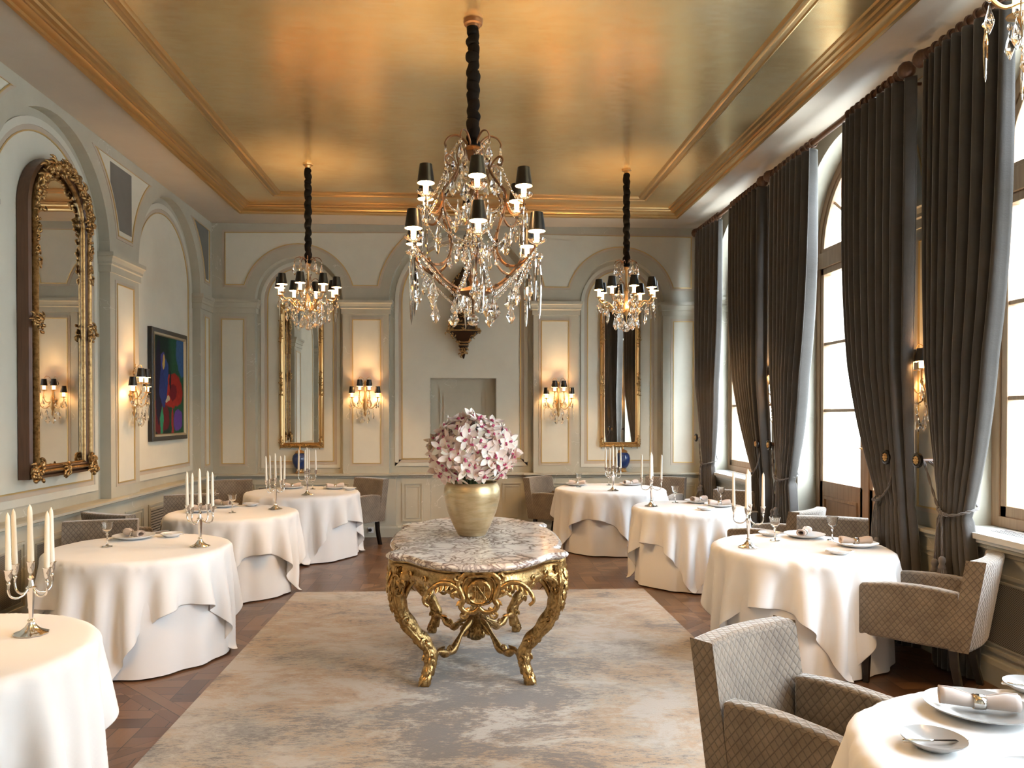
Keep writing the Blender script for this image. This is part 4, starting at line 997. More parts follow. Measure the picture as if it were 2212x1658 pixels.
for _, M, v in allb[96:]:
    b, l = BM[v]
    for src, mi in ((b, 0), (l, 1)):
        fillb.m = mi; fillb.add([tuple(M @ vt.co) for vt in src.data.vertices], [tuple(p.vertices) for p in src.data.polygons])
o = fillb.build('orchid_blooms', [pet, lipm], bq, angle=80); o['kind'] = 'stuff'
mb = MB()
for k in range(46):
    q = random.Random(k + 500); a = q.uniform(0, 6.28); e = q.uniform(.1, 1.35); t = Vector((math.cos(a) * math.sin(e) * .20, math.sin(a) * math.sin(e) * .20, .24 + .19 * math.cos(e)))
    mb.tube(catmull([(t.x * .2, t.y * .2, -.10), (t.x * .45, t.y * .45, .06), tuple(t)], 3), .004, 5)
o = mb.build('flower_stems', stemm, bq); o['kind'] = 'stuff'

# ------------------------------------------------------------------ crystal pieces
def leaf_mesh(L=.10, w=.052, th=.011, scal=.07):
    prof = [(0, 0), (.22, .10), (.36, .22), (.62, .40), (.86, .55), (1.0, .66), (.78, .78), (.50, .88), (.26, .95), (0, 1.0)]
    Pq = [(x * w / 2 * (1 + (scal if i % 2 else -scal)), -z * L) for i, (x, z) in enumerate(prof)]
    out = Pq + [(-x, z) for x, z in Pq[-2:0:-1]]; n = len(out); mb = MB()
    cz = -L * .62; inn = [(x * .5, cz + (z - cz) * .5) for x, z in out]
    v = [(x, 0, z) for x, z in out] + [(x, th * .55, z) for x, z in inn] + [(x, -th * .55, z) for x, z in inn] + [(0, th, cz), (0, -th, cz)]
    f = []
    for i in range(n):
        j = (i + 1) % n; f += [(i, j, n + j, n + i), (j, i, 2 * n + i, 2 * n + j), (n + i, n + j, 3 * n), (2 * n + j, 2 * n + i, 3 * n + 1)]
    mb.add([(x, y, z - .016) for x, y, z in v], f); mb.ball((0, 0, -.008), .008, 6, 4, (1, .6, 1)); return mb
def spear_mesh(L=.12, r=.0048):
    mb = MB(); mb.lathe([(.001, 0), (r * .6, -.01), (r * .5, -.018), (r, -L * .3), (r * .9, -L * .6), (r * .5, -L * .9), (.0005, -L)], seg=6, caps=False); mb.ball((0, 0, 0), .007, 6, 4); return mb
def ball_mesh(r=.03):
    mb = MB(); mb.ball((0, 0, -r - .012), r, 10, 7); mb.ball((0, 0, -.006), .008, 6, 4); return mb
def ntree(par, mesh_o, name='crystal_pendant'): pass
class Pend:
    def __init__(s):
        s.k = {}
    def get(s, kind, parent, loc, rz=0, sc=1.0):
        if kind not in s.k:
            mb = {'leaf': lambda: leaf_mesh(), 'big': lambda: leaf_mesh(.115, .066, .016), 'drop': lambda: leaf_mesh(.062, .034, .010, .02), 'spear': spear_mesh, 'ball': ball_mesh}[kind]()
            o = mb.build('crystal_pendant', crystal, smooth=False); s.k[kind] = o
        else: o = cp(s.k[kind])
        o.parent = parent; o.location = loc; o.rotation_euler = (0, 0, rz); sc *= 1.28; o.scale = (sc, sc, sc); return o
PEN = Pend()
def chain(parent, a, b, sag, n, r=.0115, name='bead_chain'):
    a, b = Vector(a), Vector(b); mb = MB(); P = [a.lerp(b, k / n) + Vector((0, 0, -sag * 4 * (k / n) * (1 - k / n))) for k in range(n + 1)]
    for i, p in enumerate(P):
        d = (P[min(i + 1, n)] - P[max(i - 1, 0)]).normalized(); M = d.to_track_quat('Z', 'Y').to_matrix()
        q = MB(); q.ball((0, 0, 0), r, 6, 4, (.75, .75, 1.35)); mb.add([p + M @ Vector(v) for v in q.v], q.f)
    return mb.build(name, crystal, parent, smooth=False)
def pol(r, a, z): return (r * math.cos(a), r * math.sin(a), z)
def polyr(P, a, n=4): return [pol(q.x, a, q.y) for q in catmull([(r, z) for r, z in P], n)]
LIGHT = bpy.data.lights.new('bulb_light', 'POINT'); LIGHT.energy = BULB_W; LIGHT.color = (1.0, .60, .27); LIGHT.shadow_soft_size = .014
LIGHT_WALL = LIGHT.copy(); LIGHT_WALL.energy = BULB_W * .27
def lightset(parent, p, rb, rt, h, sl, protos, dish, gap=.0):
    """p: top of the arm. dish, glowing sleeve, shade with bulb and its light"""
    x, y, z = p
    def mk(key, fn):
        if key not in protos: protos[key] = fn(); o = protos[key]
        else: o = cp(protos[key])
        o.parent = parent; o.location = p; return o
    def f_dish():
        mb = MB()
        if dish == 'crystal': mb.lathe([(.008, 0), (.03, .004), (.050, .018), (.060, .034), (.056, .034), (.046, .022), (.02, .010), (.008, .010)], seg=24, lobes=12, amp=.05); return mb.build('drip_dish', crystal, smooth=False)
        mb.lathe([(.004, -.014), (.010, -.004), (.034, 0), (.036, .004), (.012, .005), (.014, .018), (.012, .018)], seg=16); return mb.build('drip_dish', brass, angle=50)
    def f_sl():
        mb = MB(); mb.lathe([(.0165, .012), (.0175, sl)], seg=14); mb.m = 1; mb.ball((0, 0, sl + .004), .010, 8, 6, (1, 1, 1.3)); return mb.build('candle_sleeve', [sleeve_glow, bulb_glow], angle=50)
    def f_sh():
        mb = MB(); z0 = sl - .002; mb.lathe([(rb, z0), (rt, z0 + h)], seg=28, caps=False); mb.m = 1; mb.lathe([(rt - .0015, z0 + h), (rb - .0015, z0)], seg=28, caps=False)
        mb.m = 0; mb.grid([[(q * math.cos(a), q * math.sin(a), zz) for a in np.linspace(0, 2 * PI, 28, endpoint=False)] for q, zz in ((rb, z0), (rb - .0015, z0))], closed=True); return mb.build('lamp_shade', [shade_out, shade_in], angle=60)
    mk('dish', f_dish); mk('sleeve', f_sl); mk('shade', f_sh)
    L = bpy.data.objects.new('bulb_light', LIGHT_WALL if h < .1 else LIGHT); COL.objects.link(L); L.parent = parent; L.location = (x, y, z + sl + .034)
def cord(parent, z0, z1, r, seed):
    rr = random.Random(seed); mb = MB(); n = 64; P = []; rad = []
    for k in range(n):
        t = k / (n - 1); P.append((.006 * math.sin(k * .9 + seed), .006 * math.cos(k * 1.3), z0 + (z1 - z0) * t)); rad.append(r * (.85 + .30 * abs(math.sin(k * .83 + rr.random() * 1.6)) + rr.uniform(-.14, .14)) * (1 if 0 < k < n - 1 else .6))
    mb.tube(P, rad, 14); return mb.build('fabric_cord_sleeve', blacks, parent, sub=1)

# big chandelier
BX, BY, BZ = .078, 5.08, 4.25
big = thing('crystal_chandelier', 'large two-tier crystal chandelier with twelve black shades above the marble table', 'chandelier', (BX, BY, BZ), 0, 'crystal chandeliers')
zy = lambda Y: 1.65 + (893 - (260 + Y / 3.606)) / 325 - BZ
mb = MB(); mb.lathe([(0, 0), (.062, 0), (.066, -.012), (.060, -.03), (.045, -.036), (.042, -.05), (0, -.052)], seg=24); mb.build('ceiling_canopy', bronze, big, angle=40)
cord(big, -.04, zy(225), .040, 3)
mb = MB(); mb.lathe([(.02, zy(190)), (.07, zy(240)), (.075, zy(262)), (.05, zy(300)), (.015, zy(330)), (.012, zy(520)), (.03, zy(560)), (.012, zy(600)), (.012, zy(1180)), (.035, zy(1240)), (.012, zy(1290)), (.11, zy(1325)), (.12, zy(1345)), (.04, zy(1370)), (.012, zy(1400)), (.008, zy(1500))], seg=20); mb.build('stem', bronze, big, angle=50)
mb = MB(); mb.lathe([(.014, zy(620)), (.04, zy(700)), (.03, zy(800)), (.016, zy(850)), (.045, zy(960)), (.05, zy(1020)), (.02, zy(1120)), (.014, zy(1170))], seg=12, caps=False); mb.build('glass_baluster', crystal, big, smooth=False)
pb = {}
bars = [(.06, zy(262)), (.125, zy(300)), (.115, zy(390)), (.16, zy(490)), (.225, zy(580)), (.235, zy(660)), (.215, zy(770)), (.18, zy(880)), (.17, zy(990)), (.19, zy(1090)), (.25, zy(1155)), (.33, zy(1155)), (.40, zy(1095)), (.445, zy(1025))]
low = [(.08, zy(1335)), (.17, zy(1300)), (.25, zy(1240)), (.31, zy(1170)), (.345, zy(1120))]
A0_ = -PI / 2 + R(3)
for k in range(6):
    a = A0_ + k * PI / 3; up = a
    mb = MB(); mb.tube(polyr(bars, a), .0085, 6, .6); mb.tube(polyr(low, a), .0085, 6, .6); mb.m = 1; [mb.ball(pol(r, a, z), .016, 7, 5, (1, 1, .8)) for r, z in bars[2:] + low[1:]]; mb.build('cage_arm', [bronze, crystal], big, angle=30)
    mb = MB(); mb.tube(polyr([(.225, zy(640)), (.25, zy(720)), (.29, zy(775)), (.335, zy(770)), (.36, zy(720)), (.362, zy(665))], up), .008, 6, .7); mb.build('upper_arm', bronze, big, angle=60)
    mb = MB(); mb.tube(polyr([(.03, zy(250)), (.05, zy(180)), (.10, zy(130)), (.155, zy(140)), (.185, zy(185)), (.182, zy(215))], a + PI / 6), .007, 6, .7)
    mb.tube(polyr([(.12, zy(400)), (.15, zy(345)), (.19, zy(318)), (.215, zy(345)), (.20, zy(385)), (.175, zy(370))], a), .007, 6, .7); mb.build('crown_scroll', bronze, big, angle=60)
    lightset(big, pol(.362, up, zy(665)), .056, .040, .118, .085, pb, 'crystal')
    lightset(big, pol(.452, a, zy(1015)), .056, .040, .118, .085, pb, 'crystal')
    g = lambda kind, r, da, Y, sc=1.0, tw=.5: PEN.get(kind, big, pol(r, a + da, zy(Y)), a + PI / 2 + random.uniform(-tw, tw), sc)
    g('drop', .182, PI / 6, 225, 1.25); g('leaf', .12, PI / 6, 235, 1.1); g('leaf', .20, 0, 395, 1.0); g('big', .14, .3, 400, 1.0); g('leaf', .10, .5, 620); g('leaf', .13, .05, 700, .95)
    g('leaf', .375, .06, 730, .95); g('spear', .372, -.08, 740, 1.7); g('leaf', .27, 0, 830, 1.1); g('leaf', .10, .52, 930); g('drop', .16, .2, 1010, 1.2)
    g('spear', .462, .05, 1100, 2.6); g('spear', .455, -.07, 1080, 2.0); g('leaf', .40, .09, 1240, 1.0); g('big', .31, 0, 1240, 1.15); g('big', .25, .5, 1390, 1.0); g('leaf', .13, .2, 1350)
    if k % 1 == 0:
        chain(big, pol(.20, a, zy(380)), pol(.362, up, zy(700)), .05, 12); chain(big, pol(.225, a, zy(640)), pol(.225, a + PI / 3, zy(640)), .11, 15)
        chain(big, pol(.445, a, zy(1050)), pol(.25, a + .5, zy(1400)), .02, 14); chain(big, pol(.25, a + .5, zy(1400)), pol(.445, a + PI / 3, zy(1050)), .02, 14)
        chain(big, pol(.36, up, zy(740)), pol(.19, a + PI / 3, zy(1000)), .06, 15); chain(big, pol(.182, a + PI / 6, zy(215)), pol(.20, a, zy(350)), .0, 6)
        chain(big, pol(.175, a, zy(960)), pol(.175, a + PI / 3, zy(960)), .06, 10)
PEN.get('ball', big, (0, 0, zy(1490)), 0, 1.05)
for k in range(7): PEN.get('drop', big, pol(.095, k * 2 * PI / 7, zy(1360)), k, 1.2)

def small_chandelier(label):
    t = thing('small_crystal_chandelier', label, 'chandelier', (0, 0, 4.25), 0, 'crystal chandeliers')
    z_ = lambda Y: 1.65 + (353 - Y / 8.727) / 204 - 4.25
    mb = MB(); mb.lathe([(0, 0), (.052, 0), (.05, -.010), (.03, -.018), (.026, -.04), (.012, -.05), (0, -.05)], seg=20, lobes=8, amp=.08); mb.build('ceiling_canopy', brass, t, angle=40)
    cord(t, -.04, z_(300), .034, 8)
    mb = MB(); mb.lathe([(.01, z_(250)), (.03, z_(320)), (.012, z_(360)), (.014, z_(700)), (.03, z_(760)), (.012, z_(820)), (.03, z_(1060)), (.045, z_(1120)), (.03, z_(1180)), (.008, z_(1230)), (.006, z_(1390))], seg=16); mb.build('stem', brass, t, angle=50)
    ps = {}
    for k in range(8):
        a = R(-94) + k * PI / 4
        mb = MB(); mb.tube(polyr([(.03, z_(1130)), (.075, z_(1165)), (.12, z_(1130)), (.16, z_(1040)), (.205, z_(970)), (.26, z_(985)), (.29, z_(940)), (.298, z_(900))], a), .0062, 6)
        mb.tube(polyr([(.16, z_(1040)), (.13, z_(985)), (.105, z_(1000)), (.11, z_(1030))], a), .005, 5); mb.build('arm', brass, t, angle=60)
        lightset(t, pol(.298, a, z_(885)), .052, .036, .11, .085, ps, 'brass')
        g = lambda kind, r, da, Y, sc=1.0: PEN.get(kind, t, pol(r, a + da, z_(Y)), a + PI / 2 + random.uniform(-.6, .6), sc)
        g('drop', .305, .1, 925, 1.15); g('spear', .31, -.09, 1030, 1.1); g('drop', .235, 0, 1000, 1.2); g('leaf', .215, .2, 1110, 1.05); g('drop', .15, .25, 1010, 1.0); g('leaf', .13, 0, 1190, 1.1)
        if k % 2 == 0:
            mb = MB(); mb.tube(polyr([(.02, z_(330)), (.035, z_(230)), (.075, z_(175)), (.12, z_(195)), (.138, z_(245))], a + .2), .0042, 5); mb.tube(polyr([(.02, z_(330)), (.03, z_(240)), (.06, z_(190)), (.095, z_(205)), (.11, z_(250))], a + .2 + PI / 4), .0042, 5)
            mb.tube(polyr([(.015, z_(760)), (.035, z_(620)), (.075, z_(560)), (.105, z_(590)), (.112, z_(640))], a + .5), .0042, 5); mb.build('crown_curl', bronze, t, angle=60)
            g('leaf', .138, .2, 255); g('drop', .11, .2 + PI / 4, 260, 1.2); g('leaf', .112, .5, 650, 1.1); g('drop', .06, .3, 820, 1.3); g('big', .07, .2, 1200, 1.0)
    PEN.get('ball', t, (0, 0, z_(1375)), 0, .95)
    return t
sc0 = small_chandelier('crystal chandelier with eight black shades, before the left back-wall mirror'); sc0.location = (-1.60, 8.08, 4.25)
def tree2(root, label, loc, rz, group): 
    r = tree(root, label, loc, rz, group); return r
tree2(sc0, 'crystal chandelier with eight black shades, before the right back-wall mirror', (1.76, 8.10, 4.25), .12, 'crystal chandeliers')
tree2(sc0, 'chandelier in the top right corner, only a few pendants in view', (1.80, 2.02, 4.25), .3, 'crystal chandeliers')
tree2(sc0, 'chandelier above the front left, seen only by its glow', (-1.62, 2.02, 4.25), .1, 'crystal chandeliers')

# wall sconces: local -Y points into the room, root on the wall plane at the backplate's centre
def mksconce():
    t = thing('wall_sconce', 'x', 'wall lamp')
    mb = MB(); mb.lathe([(.0, -.22), (.012, -.20), (.02, -.17), (.012, -.15), (.028, -.11), (.034, -.07), (.026, -.03), (.034, 0), (.022, .05), (.012, .10), (.020, .14), (.012, .18), (.016, .24), (.0, .27)], (0, -.045, 0), 16)
    mb.lathe([(0, -.0), (.05, -.0), (.04, .012), (0, .03)], (0, 0, 0), 16); mb.box((0, -.02, 0), (.015, .02, .05))
    for s in (-1, 1): mb.tube(spiral((s * .025, -.04, -.06), .03, 1.3, 0, (s, 0, 0), (0, 0, 1)), [.006] * 23, 5)
    mb.build('backplate', brass, t, angle=50); ps = {}
    for s, x, y, z, up in ((-1, .17, .10, .045, 0), (1, .17, .10, .045, 0), (-1, .062, .135, .135, 1), (1, .062, .135, .135, 1)):
        P = [(s * .01, -.05, -.06), (s * x * .5, -y * .8, -.11), (s * x * .85, -y, -.06), (s * x, -y, 0), (s * x, -y, z - .02)] if not up else [(s * .01, -.05, -.02), (s * x * .9, -y * .7, -.03), (s * x * 1.1, -y, .04), (s * x, -y, z - .02)]
        mb = MB(); mb.tube(catmull(P, 5), .0055, 6); mb.tube(spiral(Vector(P[2]), .022, 1.2, 1, (s, 0, 0), (0, 0, 1)), [.004] * 23, 5); mb.build('arm', brass, t, angle=60)
        lightset(t, (s * x, -y, z - .012), .042, .030, .088, .062, ps, 'brass')
    for s in (-1, 1):
        mb = MB(); mb.tube(catmull([(s * .005, -.05, .20), (s * .02, -.06, .28), (s * .06, -.08, .31), (s * .085, -.085, .28)], 4), .0035, 5); mb.build('crown_curl', brass, t)
        for kind, x, y, z, sc in (('drop', .085, .085, .275, .9), ('drop', .03, .07, .29, .8), ('leaf', .19, .11, .01, .8), ('spear', .20, .10, -.07, 1.2), ('drop', .15, .10, -.02, .9), ('leaf', .075, .14, .03, .85), ('leaf', .11, .11, -.12, .9), ('drop', .05, .10, -.10, 1.0), ('big', .035, .10, -.17, .85)):
            PEN.get(kind, t, (s * x, -y, z), random.uniform(-.8, .8), sc)
        chain(t, (s * .19, -.1, .01), (s * .03, -.09, -.12), .03, 10, .005)
    return t
sn0 = mksconce(); su = [0]
def sconce(loc, rz, label):
    if not su[0]: su[0] = 1; sn0.location = loc; sn0.rotation_euler = (0, 0, rz); sn0['label'] = label; sn0['group'] = 'crystal wall sconces'
    else: tree(sn0, label, loc, rz, 'crystal wall sconces')
sconce((XL, 7.80, 1.83), R(90), 'four-shade crystal sconce on the left wall pillar beside the painting')
sconce((-1.285, YB, 1.83), 0, 'four-shade crystal sconce on the back wall, left of the doorway')
sconce((1.31, YB, 1.82), 0, 'four-shade crystal sconce on the back wall, right of the doorway')
sconce((XR, 7.73, 1.86), R(-90), 'crystal sconce between the middle curtains, before the far window')
sconce((XR, 5.20, 1.83), R(-90), 'crystal sconce glowing between the two nearest curtains')
sconce((XL, 2.70, 1.83), R(90), 'crystal sconce on the left wall beside the camera, out of view')

# ------------------------------------------------------------------ curtains
def curtain(y_out, y_in, yt, label, tassel=True, seed=0, oh=.13):
    """y_out: wall-side edge at the top, y_in: window-side edge at the top, yt: centre where it is tied"""
    rr = random.Random(seed); s = 1 if y_out > y_in else -1; ZT, Z1 = 3.985, 1.0; n = 132; npl = 9.5; rows = []
    zs = [ZT, ZT - .03, ZT - .08] + list(np.linspace(ZT - .16, Z1 + .06, 30)) + [Z1 + .02, Z1, Z1 - .03, Z1 - .08] + list(np.linspace(Z1 - .16, .015, 9)); ph = [rr.random() * 6 for _ in range(4)]
    for z in zs:
        if z >= Z1:
            t = (z - Z1) / (ZT - Z1); k = 1 - (1 - t) ** 3.0; kk = 1 - (1 - t) ** 2.6
            yi = (yt - s * .12) + (y_in - (yt - s * .12)) * k; yo = (yt + s * oh) + (y_out - (yt + s * oh)) * kk
            bul = math.sin(PI * min(1, t * 1.15)) * .03 if t < .87 else 0; xc = 3.165 - .06 * min(1, t * 3); amp = .048 + .012 * math.sin(PI * t) - .012 * max(0, 1 - t * 6)
        else:
            t = (Z1 - z) / Z1; k = min(1, t * 2.2) ** .7; yi = yt - s * (.12 + .07 * k); yo = yt + s * (oh + .08 * k); xc = 3.165; amp = .046
        row = []
        for j in range(n + 1):
            u = j / n; w = math.sin(2 * PI * npl * u + ph[0] + .25 * math.sin(5 * u + ph[1]) + .12 * (ZT - z)); w = math.copysign(abs(w) ** .8, w)
            am = amp * (1 + .25 * math.sin(7 * u + ph[2])); env = min(1, .12 + u * 9)
            bun = -.035 * math.sin(PI * u) * (1 if abs(z - Z1) > .3 else 1.3)
            y = yo + (yi - yo) * u + .006 * math.cos(2 * PI * npl * u * 2) ; row.append((xc + am * w * env + bun * min(1, u * 8) + .03 * (1 - min(1, u * 9)), y, z))
        rows.append(row)
    mb = MB(); L = n
    mb.grid(rows, uv=lambda i, j: (j / n * 1.6, zs[min(i, len(zs) - 1)]))
    c = mb.build('velvet_curtain', drapem, solid=.006); tag(c, label, 'curtain', 'dark velvet curtains at the tall windows'); return c
def tieback(yt, yk, label, where):
    """yk: position of the holdback knob along the wall"""
    t = thing('curtain_holdback', 'dark round holdback with a brass rosette, ' + where, 'curtain holdback', (XR, yk, 1.335), 0, 'holdback knobs')
    mb = MB(); mb.lathe([(0, 0), (.03, 0), (.032, .008), (.014, .016), (.012, .10), (.016, .13), (.012, .17), (.012, .225), (0, .225)], seg=14); mb.v = [(-z, x, y) for x, y, z in mb.v]; mb.build('post', walnut, t, angle=50)
    mb = MB(); mb.lathe([(0, .222), (.05, .222), (.054, .232), (.050, .242), (.038, .245), (.036, .24), (0, .24)], seg=28); mb.v = [(-z, x, y) for x, y, z in mb.v]; mb.build('disc', blackw, t, angle=50)
    mb = MB(); mb.ball((-.244, 0, 0), .013, 8, 5)
    for k in range(8): mb.ball((-.243, .022 * math.cos(k * PI / 4), .022 * math.sin(k * PI / 4)), .009, 6, 4)
    mb.build('rosette', brass, t)
    r = thing('rope_tieback', 'twisted rope tieback with two tassels, ' + where, 'tieback', (3.165, yt, 1.0), 0, 'rope tiebacks')
    s = 1 if yk > yt else -1
    def rope(P, rr_=.0085, nm='rope'):
        C = catmull(P, 8); mb = MB()
        for q in (0, PI):
            S = []
            for i, p in enumerate(C):
                t_ = (C[min(i + 1, len(C) - 1)] - C[max(i - 1, 0)]).normalized(); u = t_.orthogonal().normalized(); w = t_.cross(u); a = i * .9 + q; S.append(p + u * (rr_ * .55 * math.cos(a)) + w * (rr_ * .55 * math.sin(a)))
            mb.tube(S, rr_ * .62, 6)
        return mb.build(nm, ropem, r)
    k = Vector((XR - .19 - 3.165, yk - yt, .335))
    rope([k, (-.09, s * .13, .15), (-.105, s * .03, .03), (-.10, -s * .06, .01), (-.03, -s * .135, .04), (.06, -s * .10, .06), (.09, 0, .09), (.08, s * .11, .17), tuple(k + Vector((.03, 0, 0)))])
    rope([(-.105, s * .05, .045), (-.118, 0, .02), (-.112, -s * .05, .012)], .012, 'rope_knot')
    for q, (dy, dz) in enumerate(((-.035, -.25), (.04, -.28))):
        rope([(-.115, 0, .02), (-.125, dy * .6, -.08), (-.13, dy, dz)], .006, 'tassel_cord')
        mb = MB(); prof = [(.006, 0), (.018, -.01), (.024, -.03), (.016, -.05), (.020, -.06), (.024, -.075), (.022, -.08)]; mb.lathe(prof, (-.13, dy, dz), 14)
        mb.lathe([(.021, -.078), (.030, -.12), (.034, -.20), (.030, -.21)], (-.13, dy, dz), 40, 20, .12, False); mb.build('tassel', ropem, r, angle=60)
curtain(10.02, 9.06, 9.60, 'farthest velvet curtain, tied back beside the back wall', seed=1); tieback(9.60, 9.90, '', 'at the farthest curtain')
curtain(7.68, 8.66, 7.94, 'velvet curtain hanging near side of the far window', seed=2, oh=.20); tieback(7.92, 7.84, '', 'near side of the far window')
curtain(7.58, 6.60, 7.28, 'velvet curtain on the far side of the French door', seed=3); tieback(7.28, 7.52, '', 'far side of the French door')
curtain(5.15, 6.02, 5.48, 'velvet curtain on the near side of the French door', seed=4, oh=.24); tieback(5.48, 5.40, '', 'near side of the French door')
curtain(5.04, 4.20, 4.74, 'nearest velvet curtain, its window-side edge shining white', seed=5); tieback(4.72, 5.02, '', 'at the nearest curtain')
def rod(y0, y1, label, rings):
    t = thing('curtain_rod', label, 'curtain rod', (3.105, (y0 + y1) / 2, 4.045), 0, 'turned dark curtain rods'); h = (y1 - y0) / 2
    mb = MB(); mb.tube([(0, -h + .05, 0), (0, h - .05, 0)], .026, 16); mb.build('pole', walnut, t, angle=60)
    for s in (-1, 1):
        mb = MB(); mb.lathe([(.026, 0), (.036, .006), (.036, .02), (.024, .03), (.03, .045), (.052, .07), (.060, .10), (.052, .13), (.03, .15), (0, .158)], seg=24, lobes=12, amp=.03); mb.v = [(y, s * (h - .16 + z), x) for x, y, z in mb.v]; mb.build('finial', walnut, t, angle=60)
    for y in (-h + .22, h - .22):
        mb = MB(); mb.tube([(.205, y, -.02), (.06, y, -.03), (0, y, -.035)], .012, 8); mb.lathe([(0, 0), (.04, 0), (.04, .012), (0, .012)], (0, 0, 0), 16) if False else None; mb.build('bracket', walnut, t)
    for a, b in rings:
        for k in range(10):
            y = a + (b - a) * k / 9 - (y0 + y1) / 2; mb = MB(); mb.grid([[((.036 + .008 * math.cos(v)) * math.cos(u), y + .008 * math.sin(v), (.036 + .008 * math.cos(v)) * math.sin(u) - .004) for v in np.linspace(0, 2 * PI, 8)] for u in np.linspace(0, 2 * PI, 17)]); mb.build('curtain_ring', walnut, t)
rod(7.72, 10.08, 'dark turned curtain rod at the far window', ((7.86, 8.62), (9.12, 9.9)))
rod(5.16, 7.66, 'dark turned curtain rod over the French door', ((5.32, 6.0), (6.64, 7.5)))
rod(2.85, 5.10, 'dark turned curtain rod over the nearest window', ((4.22, 4.96),))

# ------------------------------------------------------------------ mirrors, painting, clock, urns, socket
def frame(mb, W_, P, prof, d):
    """prof: (inset, height over plane d)"""
    rows = []
    for i, h in prof: rows.append([W_(s, z, d - h) for s, z in (offs(P, i) if i else P)])
    mb.grid(rows, closed=True)
def ornament(mb, W_, s, z, d, n, rad, seed, sz=1.0):
    rr = random.Random(seed)
    for k in range(n):
        a = rr.uniform(0, 2 * PI); q = rad * math.sqrt(rr.random()); ps, pz = s + q * math.cos(a), z + q * math.sin(a) ; b = rr.uniform(0, 2 * PI); L = rr.uniform(.025, .05) * sz
        P = [Vector(W_(ps + math.cos(b + t * 1.6) * L * t, pz + math.sin(b + t * 1.6) * L * t, d - .012 * sz * math.sin(PI * t) - .008)) for t in np.linspace(0, 1, 6)]
        mb.tube(P, [.004 * sz, .009 * sz, .011 * sz, .009 * sz, .007 * sz, .003 * sz], 6)
# arched mirror on the left wall
c, hw, z0, zs_ = 6.50, .475, 1.14, 3.26
AP = [(c - hw, z0), (c - hw, zs_)] + [(c - hw * math.cos(PI * k / 20), zs_ + .47 * math.sin(PI * k / 20)) for k in range(1, 20)] + [(c + hw, zs_), (c + hw, z0)]
t = thing('arched_mirror', 'tall arched mirror in a carved gilt frame on the left wall', 'mirror', (0, 0, 0), 0, 'gilt wall mirrors')
D = .09
mb = MB(); frame(mb, fl, AP, [(0, .0), (0, .085), (.02, .10), (.03, .07), (.05, .07)], D); mb.build('outer_frame', walnut, t, angle=40)
mb = MB(); frame(mb, fl, offs(AP, .04), [(0, .06), (.002, .115), (.014, .135), (.026, .125), (.030, .10)], D); mb.build('gilt_frame', antique, t, angle=50)
mb = MB(); frame(mb, fl, offs(AP, .068), [(0, .10), (.006, .112), (.016, .105), (.022, .09)], D); mb.build('brown_moulding', walnut, t, angle=50)
mb = MB(); frame(mb, fl, offs(AP, .089), [(0, .09), (.004, .098), (.012, .09), (.016, .076)], D); mb.build('inner_slip', antique, t, angle=50)
mb = MB(); fillpoly(mb, fl, offs(AP, .10), D - .078); mb.build('mirror_glass', mirrorm, t, smooth=False)
mb = MB()
for k in range(25):
    a = PI * (k + .5) / 25; ornament(mb, fl, c - (hw - .06) * math.cos(a), zs_ + .41 * math.sin(a), D - .12, 7, .055, k, 1.35)
for k in range(10): [ornament(mb, fl, c + q * .42, 3.24 - k * .05, D - .12, 3, .03, 40 + k) for q in (-1, 1)]
mb.build('crest_carving', antique, t, angle=60)
for nm, ps, pz in (('side_rosette', c - .44, 2.36), ('side_rosette', c + .44, 2.36)):
    mb = MB(); ornament(mb, fl, ps, pz, D - .12, 22, .075, int(pz * 10) + int(ps * 9), 1.1); mb.build(nm, antique, t, angle=60)
for s in (-1, 1):
    mb = MB(); ornament(mb, fl, c + s * .44, z0 + .05, D - .12, 26, .08, 77 + s, 1.3)
    for q in range(2): mb.tube([fl(p.x, p.y, D - .14) for p in [Vector(x[:2]) for x in spiral((c + s * (.43 - q * .03), z0 + .06 + q * .06, 0), .05 - q * .008, 1.3, q, (s, 0, 0), (0, 1, 0))]], [.013] * 23, 6)
    mb.build('corner_scroll', antique, t, angle=60)
mb = MB(); ornament(mb, fl, c, z0 + .04, D - .12, 16, .05, 99, 1.1); mb.build('bottom_carving', antique, t, angle=60)
for cx, hw, w in ((-2.155, .295, 'left'), (2.18, .28, 'right')):
    t = thing('gilt_wall_mirror', 'narrow rectangular gilt mirror in the %s alcove of the back wall' % w, 'mirror', (0, 0, 0), 0, 'gilt wall mirrors')
    P = rect(cx - hw, cx + hw, 1.19, 3.12); mb = MB(); frame(mb, fb, P, [(0, 0), (0, .03), (.012, .045), (.03, .05), (.05, .035), (.055, .04), (.062, .03), (.066, .015), (.08, .012)], .115); mb.build('frame', giltbar, t, angle=45)
    mb = MB(); fillpoly(mb, fb, offs(P, .07), .10); mb.build('mirror_glass', mirrorm, t, smooth=False)
    for sx in (-1, 1):
        for zc, nn in ((1.26, 12), (2.05, 16), (2.75, 16), (3.05, 10)):
            mb = MB()
            for q in range(5): ornament(mb, fb, cx + sx * (hw - .03), zc + (q - 2) * (.03 if nn == 12 or nn == 10 else .075), .07, nn // 4 + 1, .022, q + int(zc * 7), .62)
            hh = .05 if nn in (12, 10) else .16
            mb.tube([fb(cx + sx * (hw - .03), zc + q * hh, .062) for q in (-1, 0, 1)], [.003, .02, .003], 6, .4); mb.build('frame_ornament', gilt, t, angle=60)
    mb = MB(); mb.tube([fb(cx - .24, 1.215, .062), fb(cx, 1.215, .062), fb(cx + .24, 1.215, .062)], [.004, .014, .004], 6, .5)
    for q in range(7): ornament(mb, fb, cx + (q - 3) * .07, 1.215, .07, 3, .02, q + 5, .6)
    mb.build('frame_ornament', gilt, t, angle=60)
